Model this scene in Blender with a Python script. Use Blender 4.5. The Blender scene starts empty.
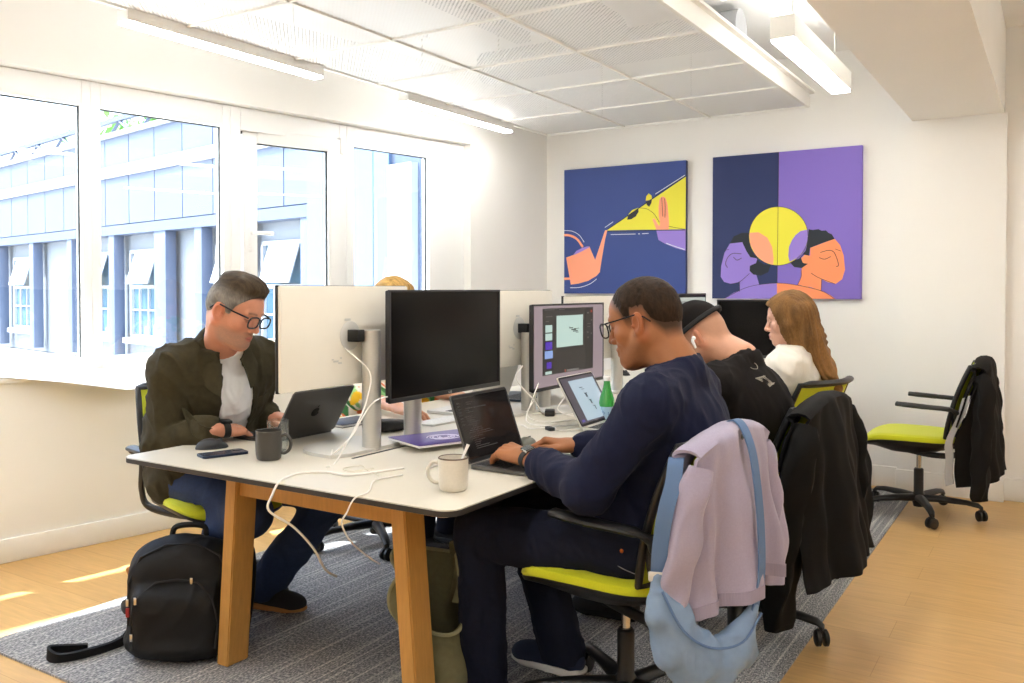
import bpy, bmesh, math, random
import numpy as np
from mathutils import Vector, Matrix, Euler
from math import sin, cos, pi, radians, sqrt
random.seed(7)
SC = bpy.context.scene
COL = SC.collection

# ------------------------------------------------------------------ colour / material helpers
def lin(c):
    return tuple((x/12.92 if x <= 0.04045 else ((x+0.055)/1.055)**2.4) for x in c)
def rgb(r, g, b):
    return lin((r/255.0, g/255.0, b/255.0))
MATS = {}
def mat(name, col, rough=0.5, metal=0.0, noise=0.0, nscale=20.0, bump=0.0, bscale=200.0, spec=0.5, emit=None, estr=0.0,
        coat=0.0, attr=None, sheen=0.0, stretch=(1, 1, 1), sss=0.0):
    if name in MATS: return MATS[name]
    m = bpy.data.materials.new(name); m.use_nodes = True
    nt = m.node_tree; b = nt.nodes['Principled BSDF']
    L = nt.links
    b.inputs['Base Color'].default_value = (*col, 1)
    b.inputs['Roughness'].default_value = rough
    b.inputs['Metallic'].default_value = metal
    b.inputs['Specular IOR Level'].default_value = spec
    b.inputs['Coat Weight'].default_value = coat
    b.inputs['Sheen Weight'].default_value = sheen
    if sss:
        b.inputs['Subsurface Weight'].default_value = sss
        b.inputs['Subsurface Radius'].default_value = (0.012, 0.005, 0.003)
        b.inputs['Subsurface Scale'].default_value = 0.6
    if emit:
        b.inputs['Emission Color'].default_value = (*emit, 1); b.inputs['Emission Strength'].default_value = estr
    tc = nt.nodes.new('ShaderNodeTexCoord'); mp = nt.nodes.new('ShaderNodeMapping')
    mp.inputs['Scale'].default_value = stretch
    L.new(tc.outputs['Object'], mp.inputs['Vector'])
    src = None
    if attr:
        a = nt.nodes.new('ShaderNodeAttribute'); a.attribute_name = attr; src = a.outputs['Color']
        L.new(src, b.inputs['Base Color'])
    if noise:
        n = nt.nodes.new('ShaderNodeTexNoise'); n.inputs['Scale'].default_value = nscale; n.inputs['Detail'].default_value = 4
        L.new(mp.outputs[0], n.inputs['Vector'])
        mr = nt.nodes.new('ShaderNodeMapRange'); mr.inputs['To Min'].default_value = 1-noise; mr.inputs['To Max'].default_value = 1+noise
        mr.inputs['From Min'].default_value = 0.25; mr.inputs['From Max'].default_value = 0.75
        L.new(n.outputs['Fac'], mr.inputs['Value'])
        mx = nt.nodes.new('ShaderNodeMix'); mx.data_type = 'RGBA'; mx.blend_type = 'MULTIPLY'
        mx.inputs['Factor'].default_value = 1
        if src: L.new(src, mx.inputs['A'])
        else: mx.inputs['A'].default_value = (*col, 1)
        cb = nt.nodes.new('ShaderNodeCombineColor')
        for k in ('Red', 'Green', 'Blue'): L.new(mr.outputs[0], cb.inputs[k])
        L.new(cb.outputs[0], mx.inputs['B']); L.new(mx.outputs['Result'], b.inputs['Base Color'])
    if bump:
        n2 = nt.nodes.new('ShaderNodeTexNoise'); n2.inputs['Scale'].default_value = bscale; n2.inputs['Detail'].default_value = 3
        L.new(mp.outputs[0], n2.inputs['Vector'])
        bp = nt.nodes.new('ShaderNodeBump'); bp.inputs['Strength'].default_value = bump; bp.inputs['Distance'].default_value = 0.003
        L.new(n2.outputs['Fac'], bp.inputs['Height']); L.new(bp.outputs[0], b.inputs['Normal'])
    MATS[name] = m
    return m

# ------------------------------------------------------------------ object helpers
def tag(o, label=None, cat=None, group=None, kind=None):
    if label: o['label'] = label
    if cat: o['category'] = cat
    if group: o['group'] = group
    if kind: o['kind'] = kind
    return o
def empty(name, loc=(0, 0, 0), rz=0.0, label=None, cat=None, group=None, kind=None):
    o = bpy.data.objects.new(name, None); COL.objects.link(o)
    o.empty_display_size = 0.05
    o.location = loc; o.rotation_euler = (0, 0, rz)
    return tag(o, label, cat, group, kind)
def link_mesh(name, me, mats, parent=None, loc=None, rz=None):
    if not isinstance(mats, (list, tuple)): mats = [mats]
    for m in mats: me.materials.append(m)
    o = bpy.data.objects.new(name, me); COL.objects.link(o)
    if parent is not None: o.parent = parent
    if loc is not None: o.location = loc
    if rz is not None: o.rotation_euler = (0, 0, rz)
    return o
def copy_tree(o, parent=None):
    c = o.copy(); COL.objects.link(c); c.parent = parent
    for ch in list(o.children): copy_tree(ch, c)
    return c

class MB:
    """collects shapes into one mesh"""
    def __init__(s): s.bm = bmesh.new(); s.mi = 0; s.sm = True
    def _fin(s, faces):
        for f in faces: f.material_index = s.mi; f.smooth = s.sm
    def box(s, c, half, R=None, bev=0.0, seg=2):
        bm = s.bm; t = bmesh.new()
        bmesh.ops.create_cube(t, size=2)
        for v in t.verts: v.co = Vector((v.co.x*half[0], v.co.y*half[1], v.co.z*half[2]))
        if bev > 0: bmesh.ops.bevel(t, geom=t.edges[:], offset=min(bev, 0.95*min(half)), segments=seg, affect='EDGES', profile=0.5)
        R = R if R is not None else Matrix.Identity(3)
        for v in t.verts: v.co = R @ v.co + Vector(c)
        return s.merge(t)
    def merge(s, t):
        mp = {}
        for v in t.verts: mp[v] = s.bm.verts.new(v.co)
        fs = []
        for f in t.faces:
            try: fs.append(s.bm.faces.new([mp[v] for v in f.verts]))
            except ValueError: pass
        s._fin(fs); t.free()
        return s
    def b(s, x0, x1, y0, y1, z0, z1, bev=0.0):
        return s.box(((x0+x1)/2, (y0+y1)/2, (z0+z1)/2), (abs(x1-x0)/2, abs(y1-y0)/2, abs(z1-z0)/2), None, bev)
    def tube(s, pts, r, n=10, caps=True, flat=None):
        """pts list of points, r number or list; flat=(axis vector, ratio)"""
        pts = [Vector(p) for p in pts]; N = len(pts)
        rs = r if isinstance(r, (list, tuple)) else [r]*N
        rings = []; prev = None
        for i, p in enumerate(pts):
            t = (pts[min(i+1, N-1)]-pts[max(i-1, 0)]).normalized()
            if prev is None:
                a = Vector((0, 0, 1)) if abs(t.z) < 0.9 else Vector((1, 0, 0))
                u = t.cross(a).normalized()
            else:
                u = (prev - t*prev.dot(t)).normalized()
            prev = u; w = t.cross(u)
            ring = []
            for k in range(n):
                an = 2*pi*k/n; off = (u*cos(an)+w*sin(an))*rs[i]
                if flat is not None:
                    ax = Vector(flat[0]).normalized(); off = off - ax*off.dot(ax)*(1-flat[1])
                ring.append(s.bm.verts.new(p+off))
            rings.append(ring)
        fs = []
        for i in range(N-1):
            for k in range(n):
                fs.append(s.bm.faces.new([rings[i][k], rings[i][(k+1) % n], rings[i+1][(k+1) % n], rings[i+1][k]]))
        if caps:
            fs.append(s.bm.faces.new(rings[0][::-1])); fs.append(s.bm.faces.new(rings[-1]))
        s._fin(fs); return s
    def cyl(s, a, b, r, r2=None, n=20): return s.tube([a, b], [r, r if r2 is None else r2], n)
    def sph(s, c, r, sc=(1, 1, 1), R=None, u=20, v=12):
        t = bmesh.new(); bmesh.ops.create_uvsphere(t, u_segments=u, v_segments=v, radius=r)
        R = R if R is not None else Matrix.Identity(3)
        for q in t.verts: q.co = R @ Vector((q.co.x*sc[0], q.co.y*sc[1], q.co.z*sc[2])) + Vector(c)
        return s.merge(t)
    def lathe(s, prof, c=(0, 0, 0), n=32, R=None, closed=False):
        c = Vector(c); R = R if R is not None else Matrix.Identity(3); rings = []
        for (r, z) in prof:
            if r < 1e-6: rings.append([s.bm.verts.new(R @ Vector((0, 0, z))+c)])
            else: rings.append([s.bm.verts.new(R @ Vector((r*cos(2*pi*k/n), r*sin(2*pi*k/n), z))+c) for k in range(n)])
        fs = []
        for i in range(len(rings)-1):
            A, B = rings[i], rings[i+1]
            for k in range(n):
                k2 = (k+1) % n
                if len(A) == 1 and len(B) == 1: continue
                if len(A) == 1: fs.append(s.bm.faces.new([A[0], B[k2], B[k]]))
                elif len(B) == 1: fs.append(s.bm.faces.new([A[k], A[k2], B[0]]))
                else: fs.append(s.bm.faces.new([A[k], A[k2], B[k2], B[k]]))
        s._fin(fs); return s
    def prism(s, pts, thick, origin=(0, 0, 0), R=None, z0=0.0):
        """2-D outline (x,y) extruded from z0 to z0+thick, placed by R, origin"""
        R = R if R is not None else Matrix.Identity(3); o = Vector(origin)
        lo = [s.bm.verts.new(R @ Vector((x, y, z0))+o) for x, y in pts]
        hi = [s.bm.verts.new(R @ Vector((x, y, z0+thick))+o) for x, y in pts]
        n = len(pts); fs = [s.bm.faces.new(hi), s.bm.faces.new(lo[::-1])]
        for i in range(n): fs.append(s.bm.faces.new([lo[i], lo[(i+1) % n], hi[(i+1) % n], hi[i]]))
        s._fin(fs); return s
    def flat(s, pts3):
        s._fin([s.bm.faces.new([s.bm.verts.new(p) for p in pts3])]); return s
    def grid(s, fn, nu, nv, thick=0.0, wrap=False):
        """fn(u,v)->Vector ; optional solid thickness along normals"""
        P = np.array([[fn(i/(nu-1), j/(nv-1)) for j in range(nv)] for i in range(nu)], float)
        if thick:
            du = np.gradient(P, axis=0); dv = np.gradient(P, axis=1)
            N = np.cross(du, dv); N /= (np.linalg.norm(N, axis=2, keepdims=True)+1e-12)
            A = P+N*thick/2; B = P-N*thick/2
        else: A = P; B = None
        va = [[s.bm.verts.new(A[i, j]) for j in range(nv)] for i in range(nu)]
        fs = []
        for i in range(nu-1):
            for j in range(nv-1): fs.append(s.bm.faces.new([va[i][j], va[i+1][j], va[i+1][j+1], va[i][j+1]]))
        if B is not None:
            vb = [[s.bm.verts.new(B[i, j]) for j in range(nv)] for i in range(nu)]
            for i in range(nu-1):
                for j in range(nv-1): fs.append(s.bm.faces.new([vb[i][j], vb[i][j+1], vb[i+1][j+1], vb[i+1][j]]))
            for i in range(nu-1):
                for j, fl in ((0, 0), (nv-1, 1)):
                    q = [va[i][j], vb[i][j], vb[i+1][j], va[i+1][j]]
                    fs.append(s.bm.faces.new(q[::-1] if fl else q))
            for j in range(nv-1):
                for i, fl in ((0, 1), (nu-1, 0)):
                    q = [va[i][j], vb[i][j], vb[i][j+1], va[i][j+1]]
                    fs.append(s.bm.faces.new(q[::-1] if fl else q))
        s._fin(fs); return s
    def build(s, name, mats, parent=None, loc=None, rz=None, angle=40):
        me = bpy.data.meshes.new(name); bmesh.ops.recalc_face_normals(s.bm, faces=s.bm.faces[:]) if angle != -1 else None
        if angle and angle > 0:
            lim = radians(angle)
            for e in s.bm.edges:
                if len(e.link_faces) == 2 and e.calc_face_angle(0) > lim: e.smooth = False
        s.bm.to_mesh(me); s.bm.free()
        return link_mesh(name, me, mats, parent, loc, rz)

def rotz(a): return Matrix.Rotation(a, 3, 'Z')
def basis(x, y, z): return Matrix((x, y, z)).transposed()
def crom(pts, n=8):
    """Catmull-Rom through points"""
    P = [Vector(p) for p in pts]; P = [P[0]*2-P[1]]+P+[P[-1]*2-P[-2]]
    out = []
    for i in range(1, len(P)-2):
        for k in range(n):
            t = k/n; a, b, c, d = P[i-1], P[i], P[i+1], P[i+2]
            out.append(0.5*((2*b)+(c-a)*t+(2*a-5*b+4*c-d)*t*t+(-a+3*b-3*c+d)*t**3))
    out.append(P[-2]); return out
def rrect(w, h, r, n=6):
    pts = []
    for cx, cy, a0 in ((w/2-r, h/2-r, 0), (-w/2+r, h/2-r, 90), (-w/2+r, -h/2+r, 180), (w/2-r, -h/2+r, 270)):
        for k in range(n+1):
            a = radians(a0+90*k/n); pts.append((cx+r*cos(a), cy+r*sin(a)))
    return pts

# ------------------------------------------------------------------ implicit-surface modelling (bodies, clothes, bags)
class Field:
    def __init__(s, lo, hi, h):
        s.lo = np.array(lo, float); s.h = h
        s.n = np.maximum(np.ceil((np.array(hi, float)-s.lo)/h).astype(int)+1, 4)
        s.ax = [s.lo[i]+h*np.arange(s.n[i]) for i in range(3)]
        s.F = np.full(s.n, 0.3, np.float32)
    def block(s, lo, hi, m):
        sl = []
        for i in range(3):
            a = int(np.floor((lo[i]-m-s.lo[i])/s.h)); b = int(np.ceil((hi[i]+m-s.lo[i])/s.h))+1
            a = max(a, 0); b = min(b, s.n[i])
            if b <= a: return None
            sl.append(slice(a, b))
        return tuple(sl)
    def pts(s, sl):
        return np.stack(np.meshgrid(s.ax[0][sl[0]], s.ax[1][sl[1]], s.ax[2][sl[2]], indexing='ij'), -1).astype(np.float32)
    def add(s, prim, k=0.02, m=None):
        lo, hi, fn = prim; sl = s.block(lo, hi, (m if m is not None else k+0.03))
        if sl is None: return s
        d = fn(s.pts(sl)); F = s.F[sl]
        if k > 0:
            h = np.clip(0.5+0.5*(F-d)/k, 0, 1); s.F[sl] = F*(1-h)+d*h-k*h*(1-h)
        else: s.F[sl] = np.minimum(F, d)
        return s
    def sub(s, prim, k=0.01):
        lo, hi, fn = prim; sl = s.block(lo, hi, k+0.03)
        if sl is None: return s
        d = -fn(s.pts(sl)); F = s.F[sl]
        if k > 0:
            h = np.clip(0.5+0.5*(d-F)/k, 0, 1); s.F[sl] = F*(1-h)+d*h+k*h*(1-h)
        else: s.F[sl] = np.maximum(F, d)
        return s
    def keep(s, fn):
        """intersection with a region given by a signed function of all points"""
        sl = (slice(0, s.n[0]), slice(0, s.n[1]), slice(0, s.n[2]))
        s.F = np.maximum(s.F, fn(s.pts(sl)).astype(np.float32)); return s
    def offset(s, fn):
        sl = (slice(0, s.n[0]), slice(0, s.n[1]), slice(0, s.n[2]))
        s.F = s.F+fn(s.pts(sl)).astype(np.float32); return s
    def mesh(s):
        F = s.F.copy()
        for ax in range(3):           # keep the surface closed at the grid border
            i0 = [slice(None)]*3; i0[ax] = 0; F[tuple(i0)] = np.maximum(F[tuple(i0)], 1e-4)
            i0[ax] = -1; F[tuple(i0)] = np.maximum(F[tuple(i0)], 1e-4)
        return surface_nets(F, s.lo, s.h)
def surface_nets(F, lo, h):
    ins = F < 0; nx, ny, nz = F.shape
    cs = np.zeros((nx-1, ny-1, nz-1), np.int8)
    for a in (0, 1):
        for b in (0, 1):
            for c in (0, 1): cs += ins[a:nx-1+a, b:ny-1+b, c:nz-1+c]
    act = (cs > 0) & (cs < 8)
    ii = np.argwhere(act); n = len(ii)
    idx = -np.ones(act.shape, np.int64); idx[act] = np.arange(n)
    acc = np.zeros((n, 3)); cnt = np.zeros(n)
    cor = [(a, b, c) for a in (0, 1) for b in (0, 1) for c in (0, 1)]
    V = {c: F[ii[:, 0]+c[0], ii[:, 1]+c[1], ii[:, 2]+c[2]].astype(float) for c in cor}
    for a in cor:
        for ax in range(3):
            if a[ax] == 0:
                b = list(a); b[ax] = 1; b = tuple(b)
                va, vb = V[a], V[b]; m = (va < 0) != (vb < 0)
                t = np.where(m, va/np.where(np.abs(va-vb) < 1e-12, 1, va-vb), 0)
                p = np.repeat(np.array([a], float), n, 0); p[:, ax] = t
                acc[m] += p[m]; cnt[m] += 1
    verts = lo+h*(ii+acc/np.maximum(cnt, 1)[:, None])
    quads = []
    for ax in range(3):
        u, v = (ax+1) % 3, (ax+2) % 3
        A = [slice(None)]*3; A[ax] = slice(0, -1); B = [slice(None)]*3; B[ax] = slice(1, None)
        a, b = ins[tuple(A)], ins[tuple(B)]
        e = np.argwhere(a != b)
        ok = (e[:, u] > 0) & (e[:, v] > 0) & (e[:, u] < F.shape[u]-1) & (e[:, v] < F.shape[v]-1); e = e[ok]
        fl = a[e[:, 0], e[:, 1], e[:, 2]]
        def at(du, dv):
            q = e.copy(); q[:, u] += du; q[:, v] += dv; return idx[q[:, 0], q[:, 1], q[:, 2]]
        q = np.stack([at(-1, -1), at(0, -1), at(0, 0), at(-1, 0)], 1)
        q[~fl] = q[~fl][:, ::-1]; quads.append(q)
    Q = np.concatenate(quads); Q = Q[(Q >= 0).all(1)]
    return verts, Q
def smooth_mesh(V, Q, it=2, lam=0.5):
    E = np.concatenate([Q[:, [0, 1]], Q[:, [1, 2]], Q[:, [2, 3]], Q[:, [3, 0]]])
    n = len(V)
    for _ in range(it):
        S = np.zeros_like(V); c = np.zeros(n)
        for k in range(3):
            S[:, k] = np.bincount(E[:, 0], V[E[:, 1], k], n)+np.bincount(E[:, 1], V[E[:, 0], k], n)
        c = np.bincount(E[:, 0], minlength=n)+np.bincount(E[:, 1], minlength=n)
        V = V*(1-lam)+lam*S/np.maximum(c, 1)[:, None]
    return V
def vnormals(V, Q):
    fn = np.cross(V[Q[:, 2]]-V[Q[:, 0]], V[Q[:, 3]]-V[Q[:, 1]])
    N = np.zeros_like(V)
    for k in range(4):
        for c in range(3): N[:, c] += np.bincount(Q[:, k], fn[:, c], len(V))
    return N/(np.linalg.norm(N, axis=1, keepdims=True)+1e-12)
def np_mesh(name, V, Q, base=(0, 0, 0), color=None, smooth=True):
    me = bpy.data.meshes.new(name)
    V = (np.asarray(V)-np.array(base)).astype(np.float32)
    me.vertices.add(len(V)); me.vertices.foreach_set('co', V.ravel())
    me.loops.add(Q.size); me.loops.foreach_set('vertex_index', Q.astype(np.int32).ravel())
    me.polygons.add(len(Q)); me.polygons.foreach_set('loop_start', np.arange(0, Q.size, 4, dtype=np.int32))
    try: me.polygons.foreach_set('loop_total', np.full(len(Q), 4, np.int32))
    except Exception: pass
    me.polygons.foreach_set('use_smooth', np.full(len(Q), smooth, bool))
    me.update(calc_edges=True); me.validate()
    if color is not None:
        a = me.color_attributes.new('tint', 'FLOAT_COLOR', 'POINT')
        c = np.ones((len(V), 4), np.float32); c[:, :3] = color; a.data.foreach_set('color', c.ravel())
    return me
# primitives: (lo, hi, fn)
def A3(p): return np.array(p, np.float32)
def cone(a, b, ra, rb, flat=None):
    a, b = A3(a), A3(b); ab = b-a; L2 = float(ab@ab)+1e-12; m = max(ra, rb)
    mm = m*(max(1, flat[1]) if flat else 1)
    ax = None
    if flat: ax = A3(flat[0]); ax = ax/np.linalg.norm(ax)
    def fn(P):
        p = P-a
        t = np.clip((p@ab)/L2, 0, 1)
        q = p-t[..., None]*ab
        if ax is not None:
            c = q@ax; q = q+(c*(1/flat[1]-1))[..., None]*ax
        d = np.sqrt((q*q).sum(-1))-(ra+(rb-ra)*t)
        return d*(min(1, flat[1]) if flat else 1)
    return np.minimum(a, b)-mm, np.maximum(a, b)+mm, fn
def ball(c, r): return cone(c, A3(c)+A3((0, 0, 1e-5)), r, r)
def ell(c, r, R=None):
    c = A3(c); r = A3(r); R = np.eye(3, dtype=np.float32) if R is None else np.array(R, np.float32)
    ext = np.sqrt(((R*r)**2).sum(1))
    def fn(P):
        q = (P-c)@R
        k0 = np.sqrt(((q/r)**2).sum(-1)); k1 = np.sqrt(((q/(r*r))**2).sum(-1))+1e-9
        return k0*(k0-1)/k1
    return c-ext, c+ext, fn
def rbox(c, half, r, R=None):
    c = A3(c); half = A3(half); R = np.eye(3, dtype=np.float32) if R is None else np.array(R, np.float32)
    ext = (np.abs(R)*half).sum(1)
    def fn(P):
        q = np.abs((P-c)@R)-(half-r)
        return np.sqrt((np.maximum(q, 0)**2).sum(-1))+np.minimum(q.max(-1), 0)-r
    return c-ext, c+ext, fn
_rs = np.random.RandomState(3)
_WD = _rs.normal(size=(3, 16, 3)); _WD /= np.linalg.norm(_WD, axis=2, keepdims=True); _WP = _rs.uniform(0, 6.28, (3, 16))
def wob(P, freq, seed=0, n=6, axis=None, aniso=1.0):
    """smooth pseudo-random field in about [-1,1]; axis/aniso stretches it (folds run along the axis)"""
    P = np.asarray(P, np.float32)*freq
    if axis is not None:
        ax = np.array(axis, np.float32); ax /= np.linalg.norm(ax); P = P+((P@ax)*(1/aniso-1))[..., None]*ax
    w = np.zeros(P.shape[:-1], np.float32)
    off = seed*1.37
    W = np.stack([np.sin(P@_WD[0, k].astype(np.float32)*0.7+_WP[0, k]+off) for k in (0, 1, 2)], -1)
    Pq = P+1.1*W
    for k in range(n): w += np.sin(Pq@_WD[1, (k+seed) % 16].astype(np.float32)*(0.8+0.25*k)+_WP[1, k]+off*(k+1))
    return w/n*1.5
def ridge(x): return 1-np.abs(x)*2
EXPOSURE, SKY, SUN, LAMP, UPL, EMIS = 1.7, 0.44, 7.0, 10.8, 0.5, 0.37
# ------------------------------------------------------------------ camera, world, sun
cam = bpy.data.cameras.new('camera'); co = bpy.data.objects.new('camera', cam); COL.objects.link(co); SC.camera = co
cam.sensor_width = 36; cam.lens = 870/1024*36; cam.shift_y = -(341.5-307.224)/1024
co.location = (0, 0, 1.28); co.rotation_euler = (radians(90-1.2), 0, radians(32.206)); cam.clip_start = 0.05
SC.view_settings.view_transform = 'Standard'; SC.view_settings.look = 'None'
SC.view_settings.exposure = EXPOSURE; SC.view_settings.gamma = 1; SC.view_settings.use_curve_mapping = False
w = bpy.data.worlds.new('sky'); SC.world = w; w.use_nodes = True
nt = w.node_tree; sk = nt.nodes.new('ShaderNodeTexSky'); sk.sky_type = 'NISHITA'; sk.sun_disc = False
sk.sun_elevation = radians(58); sk.sun_rotation = radians(200); sk.air_density = 1.2; sk.dust_density = 4.0; sk.ozone_density = 1.0
nt.links.new(sk.outputs[0], nt.nodes['Background'].inputs[0]); nt.nodes['Background'].inputs[1].default_value = SKY
sl = bpy.data.lights.new('sun', 'SUN'); sl.energy = SUN; sl.angle = radians(0.6); sl.color = (1, 0.96, 0.9)
so = bpy.data.objects.new('sun', sl); COL.objects.link(so)
so.rotation_euler = (-Vector((-0.55, -0.33, 0.95))).to_track_quat('-Z', 'Y').to_euler()
so.location = (-8, -4, 9)

# ------------------------------------------------------------------ materials of the room
M_white = mat('white_paint', rgb(240, 238, 232), 0.7, noise=0.015, nscale=3)
M_wall = mat('cream_wall_paint', rgb(242, 240, 235), 0.75, noise=0.012, nscale=2.5, bump=0.03, bscale=400)
M_ceil = mat('ceiling_paint', rgb(242, 241, 238), 0.8, noise=0.01)
M_pvc = mat('white_window_frame', rgb(244, 244, 242), 0.35, spec=0.5)
M_rubber = mat('dark_gasket', rgb(60, 66, 70), 0.6)
M_black = mat('black_plastic', rgb(15, 15, 16), 0.42, noise=0.08, nscale=60)
M_blackm = mat('matt_black', rgb(11, 11, 12), 0.7)
M_chrome = mat('chrome', rgb(205, 200, 190), 0.18, 1.0)
M_alu = mat('brushed_aluminium', rgb(200, 198, 192), 0.38, 0.75, noise=0.04, nscale=40, stretch=(1, 1, 20))
M_silver = mat('silver_plastic', rgb(205, 203, 196), 0.4, 0.25)

def wood_floor():
    m = bpy.data.materials.new('oak_floor'); m.use_nodes = True; nt = m.node_tree; b = nt.nodes['Principled BSDF']; L = nt.links
    tc = nt.nodes.new('ShaderNodeTexCoord'); mp = nt.nodes.new('ShaderNodeMapping'); L.new(tc.outputs['Object'], mp.inputs[0])
    br = nt.nodes.new('ShaderNodeTexBrick'); br.offset = 0.37
    br.inputs['Scale'].default_value = 1; br.inputs['Brick Width'].default_value = 1.4; br.inputs['Row Height'].default_value = 0.19
    br.inputs['Mortar Size'].default_value = 0.0012; br.inputs['Mortar Smooth'].default_value = 0.3; br.inputs['Bias'].default_value = 0
    br.inputs['Color1'].default_value = (*rgb(202, 160, 100), 1); br.inputs['Color2'].default_value = (*rgb(208, 168, 108), 1)
    br.inputs['Mortar'].default_value = (*rgb(180, 136, 80), 1)
    L.new(mp.outputs[0], br.inputs['Vector'])
    m2 = nt.nodes.new('ShaderNodeMapping'); m2.inputs['Scale'].default_value = (2.5, 26, 1); L.new(tc.outputs['Object'], m2.inputs[0])
    n = nt.nodes.new('ShaderNodeTexNoise'); n.inputs['Scale'].default_value = 2.2; n.inputs['Detail'].default_value = 6; n.inputs['Distortion'].default_value = 0.6
    L.new(m2.outputs[0], n.inputs[0])
    mr = nt.nodes.new('ShaderNodeMapRange'); mr.inputs['From Min'].default_value = 0.3; mr.inputs['From Max'].default_value = 0.7
    mr.inputs['To Min'].default_value = 0.9; mr.inputs['To Max'].default_value = 1.07; L.new(n.outputs['Fac'], mr.inputs[0])
    mx = nt.nodes.new('ShaderNodeMix'); mx.data_type = 'RGBA'; mx.blend_type = 'MULTIPLY'; mx.inputs['Factor'].default_value = 1
    cb = nt.nodes.new('ShaderNodeCombineColor')
    for k in ('Red', 'Green', 'Blue'): L.new(mr.outputs[0], cb.inputs[k])
    L.new(br.outputs[0], mx.inputs['A']); L.new(cb.outputs[0], mx.inputs['B']); L.new(mx.outputs['Result'], b.inputs['Base Color'])
    b.inputs['Roughness'].default_value = 0.36; b.inputs['Specular IOR Level'].default_value = 0.45
    return m
def carpet_mat():
    m = bpy.data.materials.new('striped_carpet'); m.use_nodes = True; nt = m.node_tree; b = nt.nodes['Principled BSDF']; L = nt.links
    tc = nt.nodes.new('ShaderNodeTexCoord')
    def N(scale, sc, detail=2):
        mp = nt.nodes.new('ShaderNodeMapping'); mp.inputs['Scale'].default_value = sc; L.new(tc.outputs['Object'], mp.inputs[0])
        n = nt.nodes.new('ShaderNodeTexNoise'); n.inputs['Scale'].default_value = scale; n.inputs['Detail'].default_value = detail
        L.new(mp.outputs[0], n.inputs[0]); return n.outputs['Fac']
    def math(op, a, bb, clamp=False):
        q = nt.nodes.new('ShaderNodeMath'); q.operation = op; q.use_clamp = clamp
        for i, v in enumerate((a, bb)):
            if isinstance(v, (int, float)): q.inputs[i].default_value = v
            else: L.new(v, q.inputs[i])
        return q.outputs[0]
    line = N(1, (75, 1.1, 1), 3)            # long pile lines running the length of the room
    fleck = N(1, (210, 85, 1), 2)           # loops
    tile = N(1, (2.0, 2.0, 1), 1)
    ln = math('MULTIPLY', math('SUBTRACT', line, 0.52), 5.5, True)
    fl = math('MULTIPLY', math('SUBTRACT', fleck, 0.42), 3.6, True)
    v = math('ADD', math('MULTIPLY', ln, 0.45), math('MULTIPLY', fl, 0.62), True)
    cr = nt.nodes.new('ShaderNodeValToRGB'); cr.color_ramp.elements[0].color = (*rgb(112, 113, 118), 1); cr.color_ramp.elements[1].color = (*rgb(244, 240, 230), 1)
    e = cr.color_ramp.elements.new(0.5); e.color = (*rgb(188, 187, 185), 1)
    L.new(v, cr.inputs[0]); L.new(cr.outputs[0], b.inputs['Base Color'])
    b.inputs['Roughness'].default_value = 0.95; b.inputs['Specular IOR Level'].default_value = 0.1
    bp = nt.nodes.new('ShaderNodeBump'); bp.inputs['Strength'].default_value = 0.5; bp.inputs['Distance'].default_value = 0.004
    L.new(fl, bp.inputs['Height']); L.new(bp.outputs[0], b.inputs['Normal'])
    return m
def glass_mat(name='window_glass', tint=(0.93, 0.97, 1.0), refl=1.0):
    m = bpy.data.materials.new(name); m.use_nodes = True; nt = m.node_tree; L = nt.links
    for n in list(nt.nodes):
        if n.type == 'BSDF_PRINCIPLED': nt.nodes.remove(n)
    out = nt.nodes['Material Output']
    t = nt.nodes.new('ShaderNodeBsdfTransparent'); t.inputs[0].default_value = (*tint, 1)
    g = nt.nodes.new('ShaderNodeBsdfGlossy'); g.inputs['Roughness'].default_value = 0.0
    lw = nt.nodes.new('ShaderNodeLayerWeight'); lw.inputs['Blend'].default_value = 0.5
    pw = nt.nodes.new('ShaderNodeMath'); pw.operation = 'POWER'; pw.inputs[1].default_value = 5.0; L.new(lw.outputs['Facing'], pw.inputs[0])
    ma = nt.nodes.new('ShaderNodeMath'); ma.operation = 'MULTIPLY_ADD'; ma.inputs[1].default_value = 0.94; ma.inputs[2].default_value = 0.05; L.new(pw.outputs[0], ma.inputs[0])
    mm = nt.nodes.new('ShaderNodeMath'); mm.operation = 'MULTIPLY'; mm.inputs[1].default_value = refl; L.new(ma.outputs[0], mm.inputs[0])
    mx = nt.nodes.new('ShaderNodeMixShader'); L.new(mm.outputs[0], mx.inputs[0]); L.new(t.outputs[0], mx.inputs[1]); L.new(g.outputs[0], mx.inputs[2])
    L.new(mx.outputs[0], out.inputs[0]); return m
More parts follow.
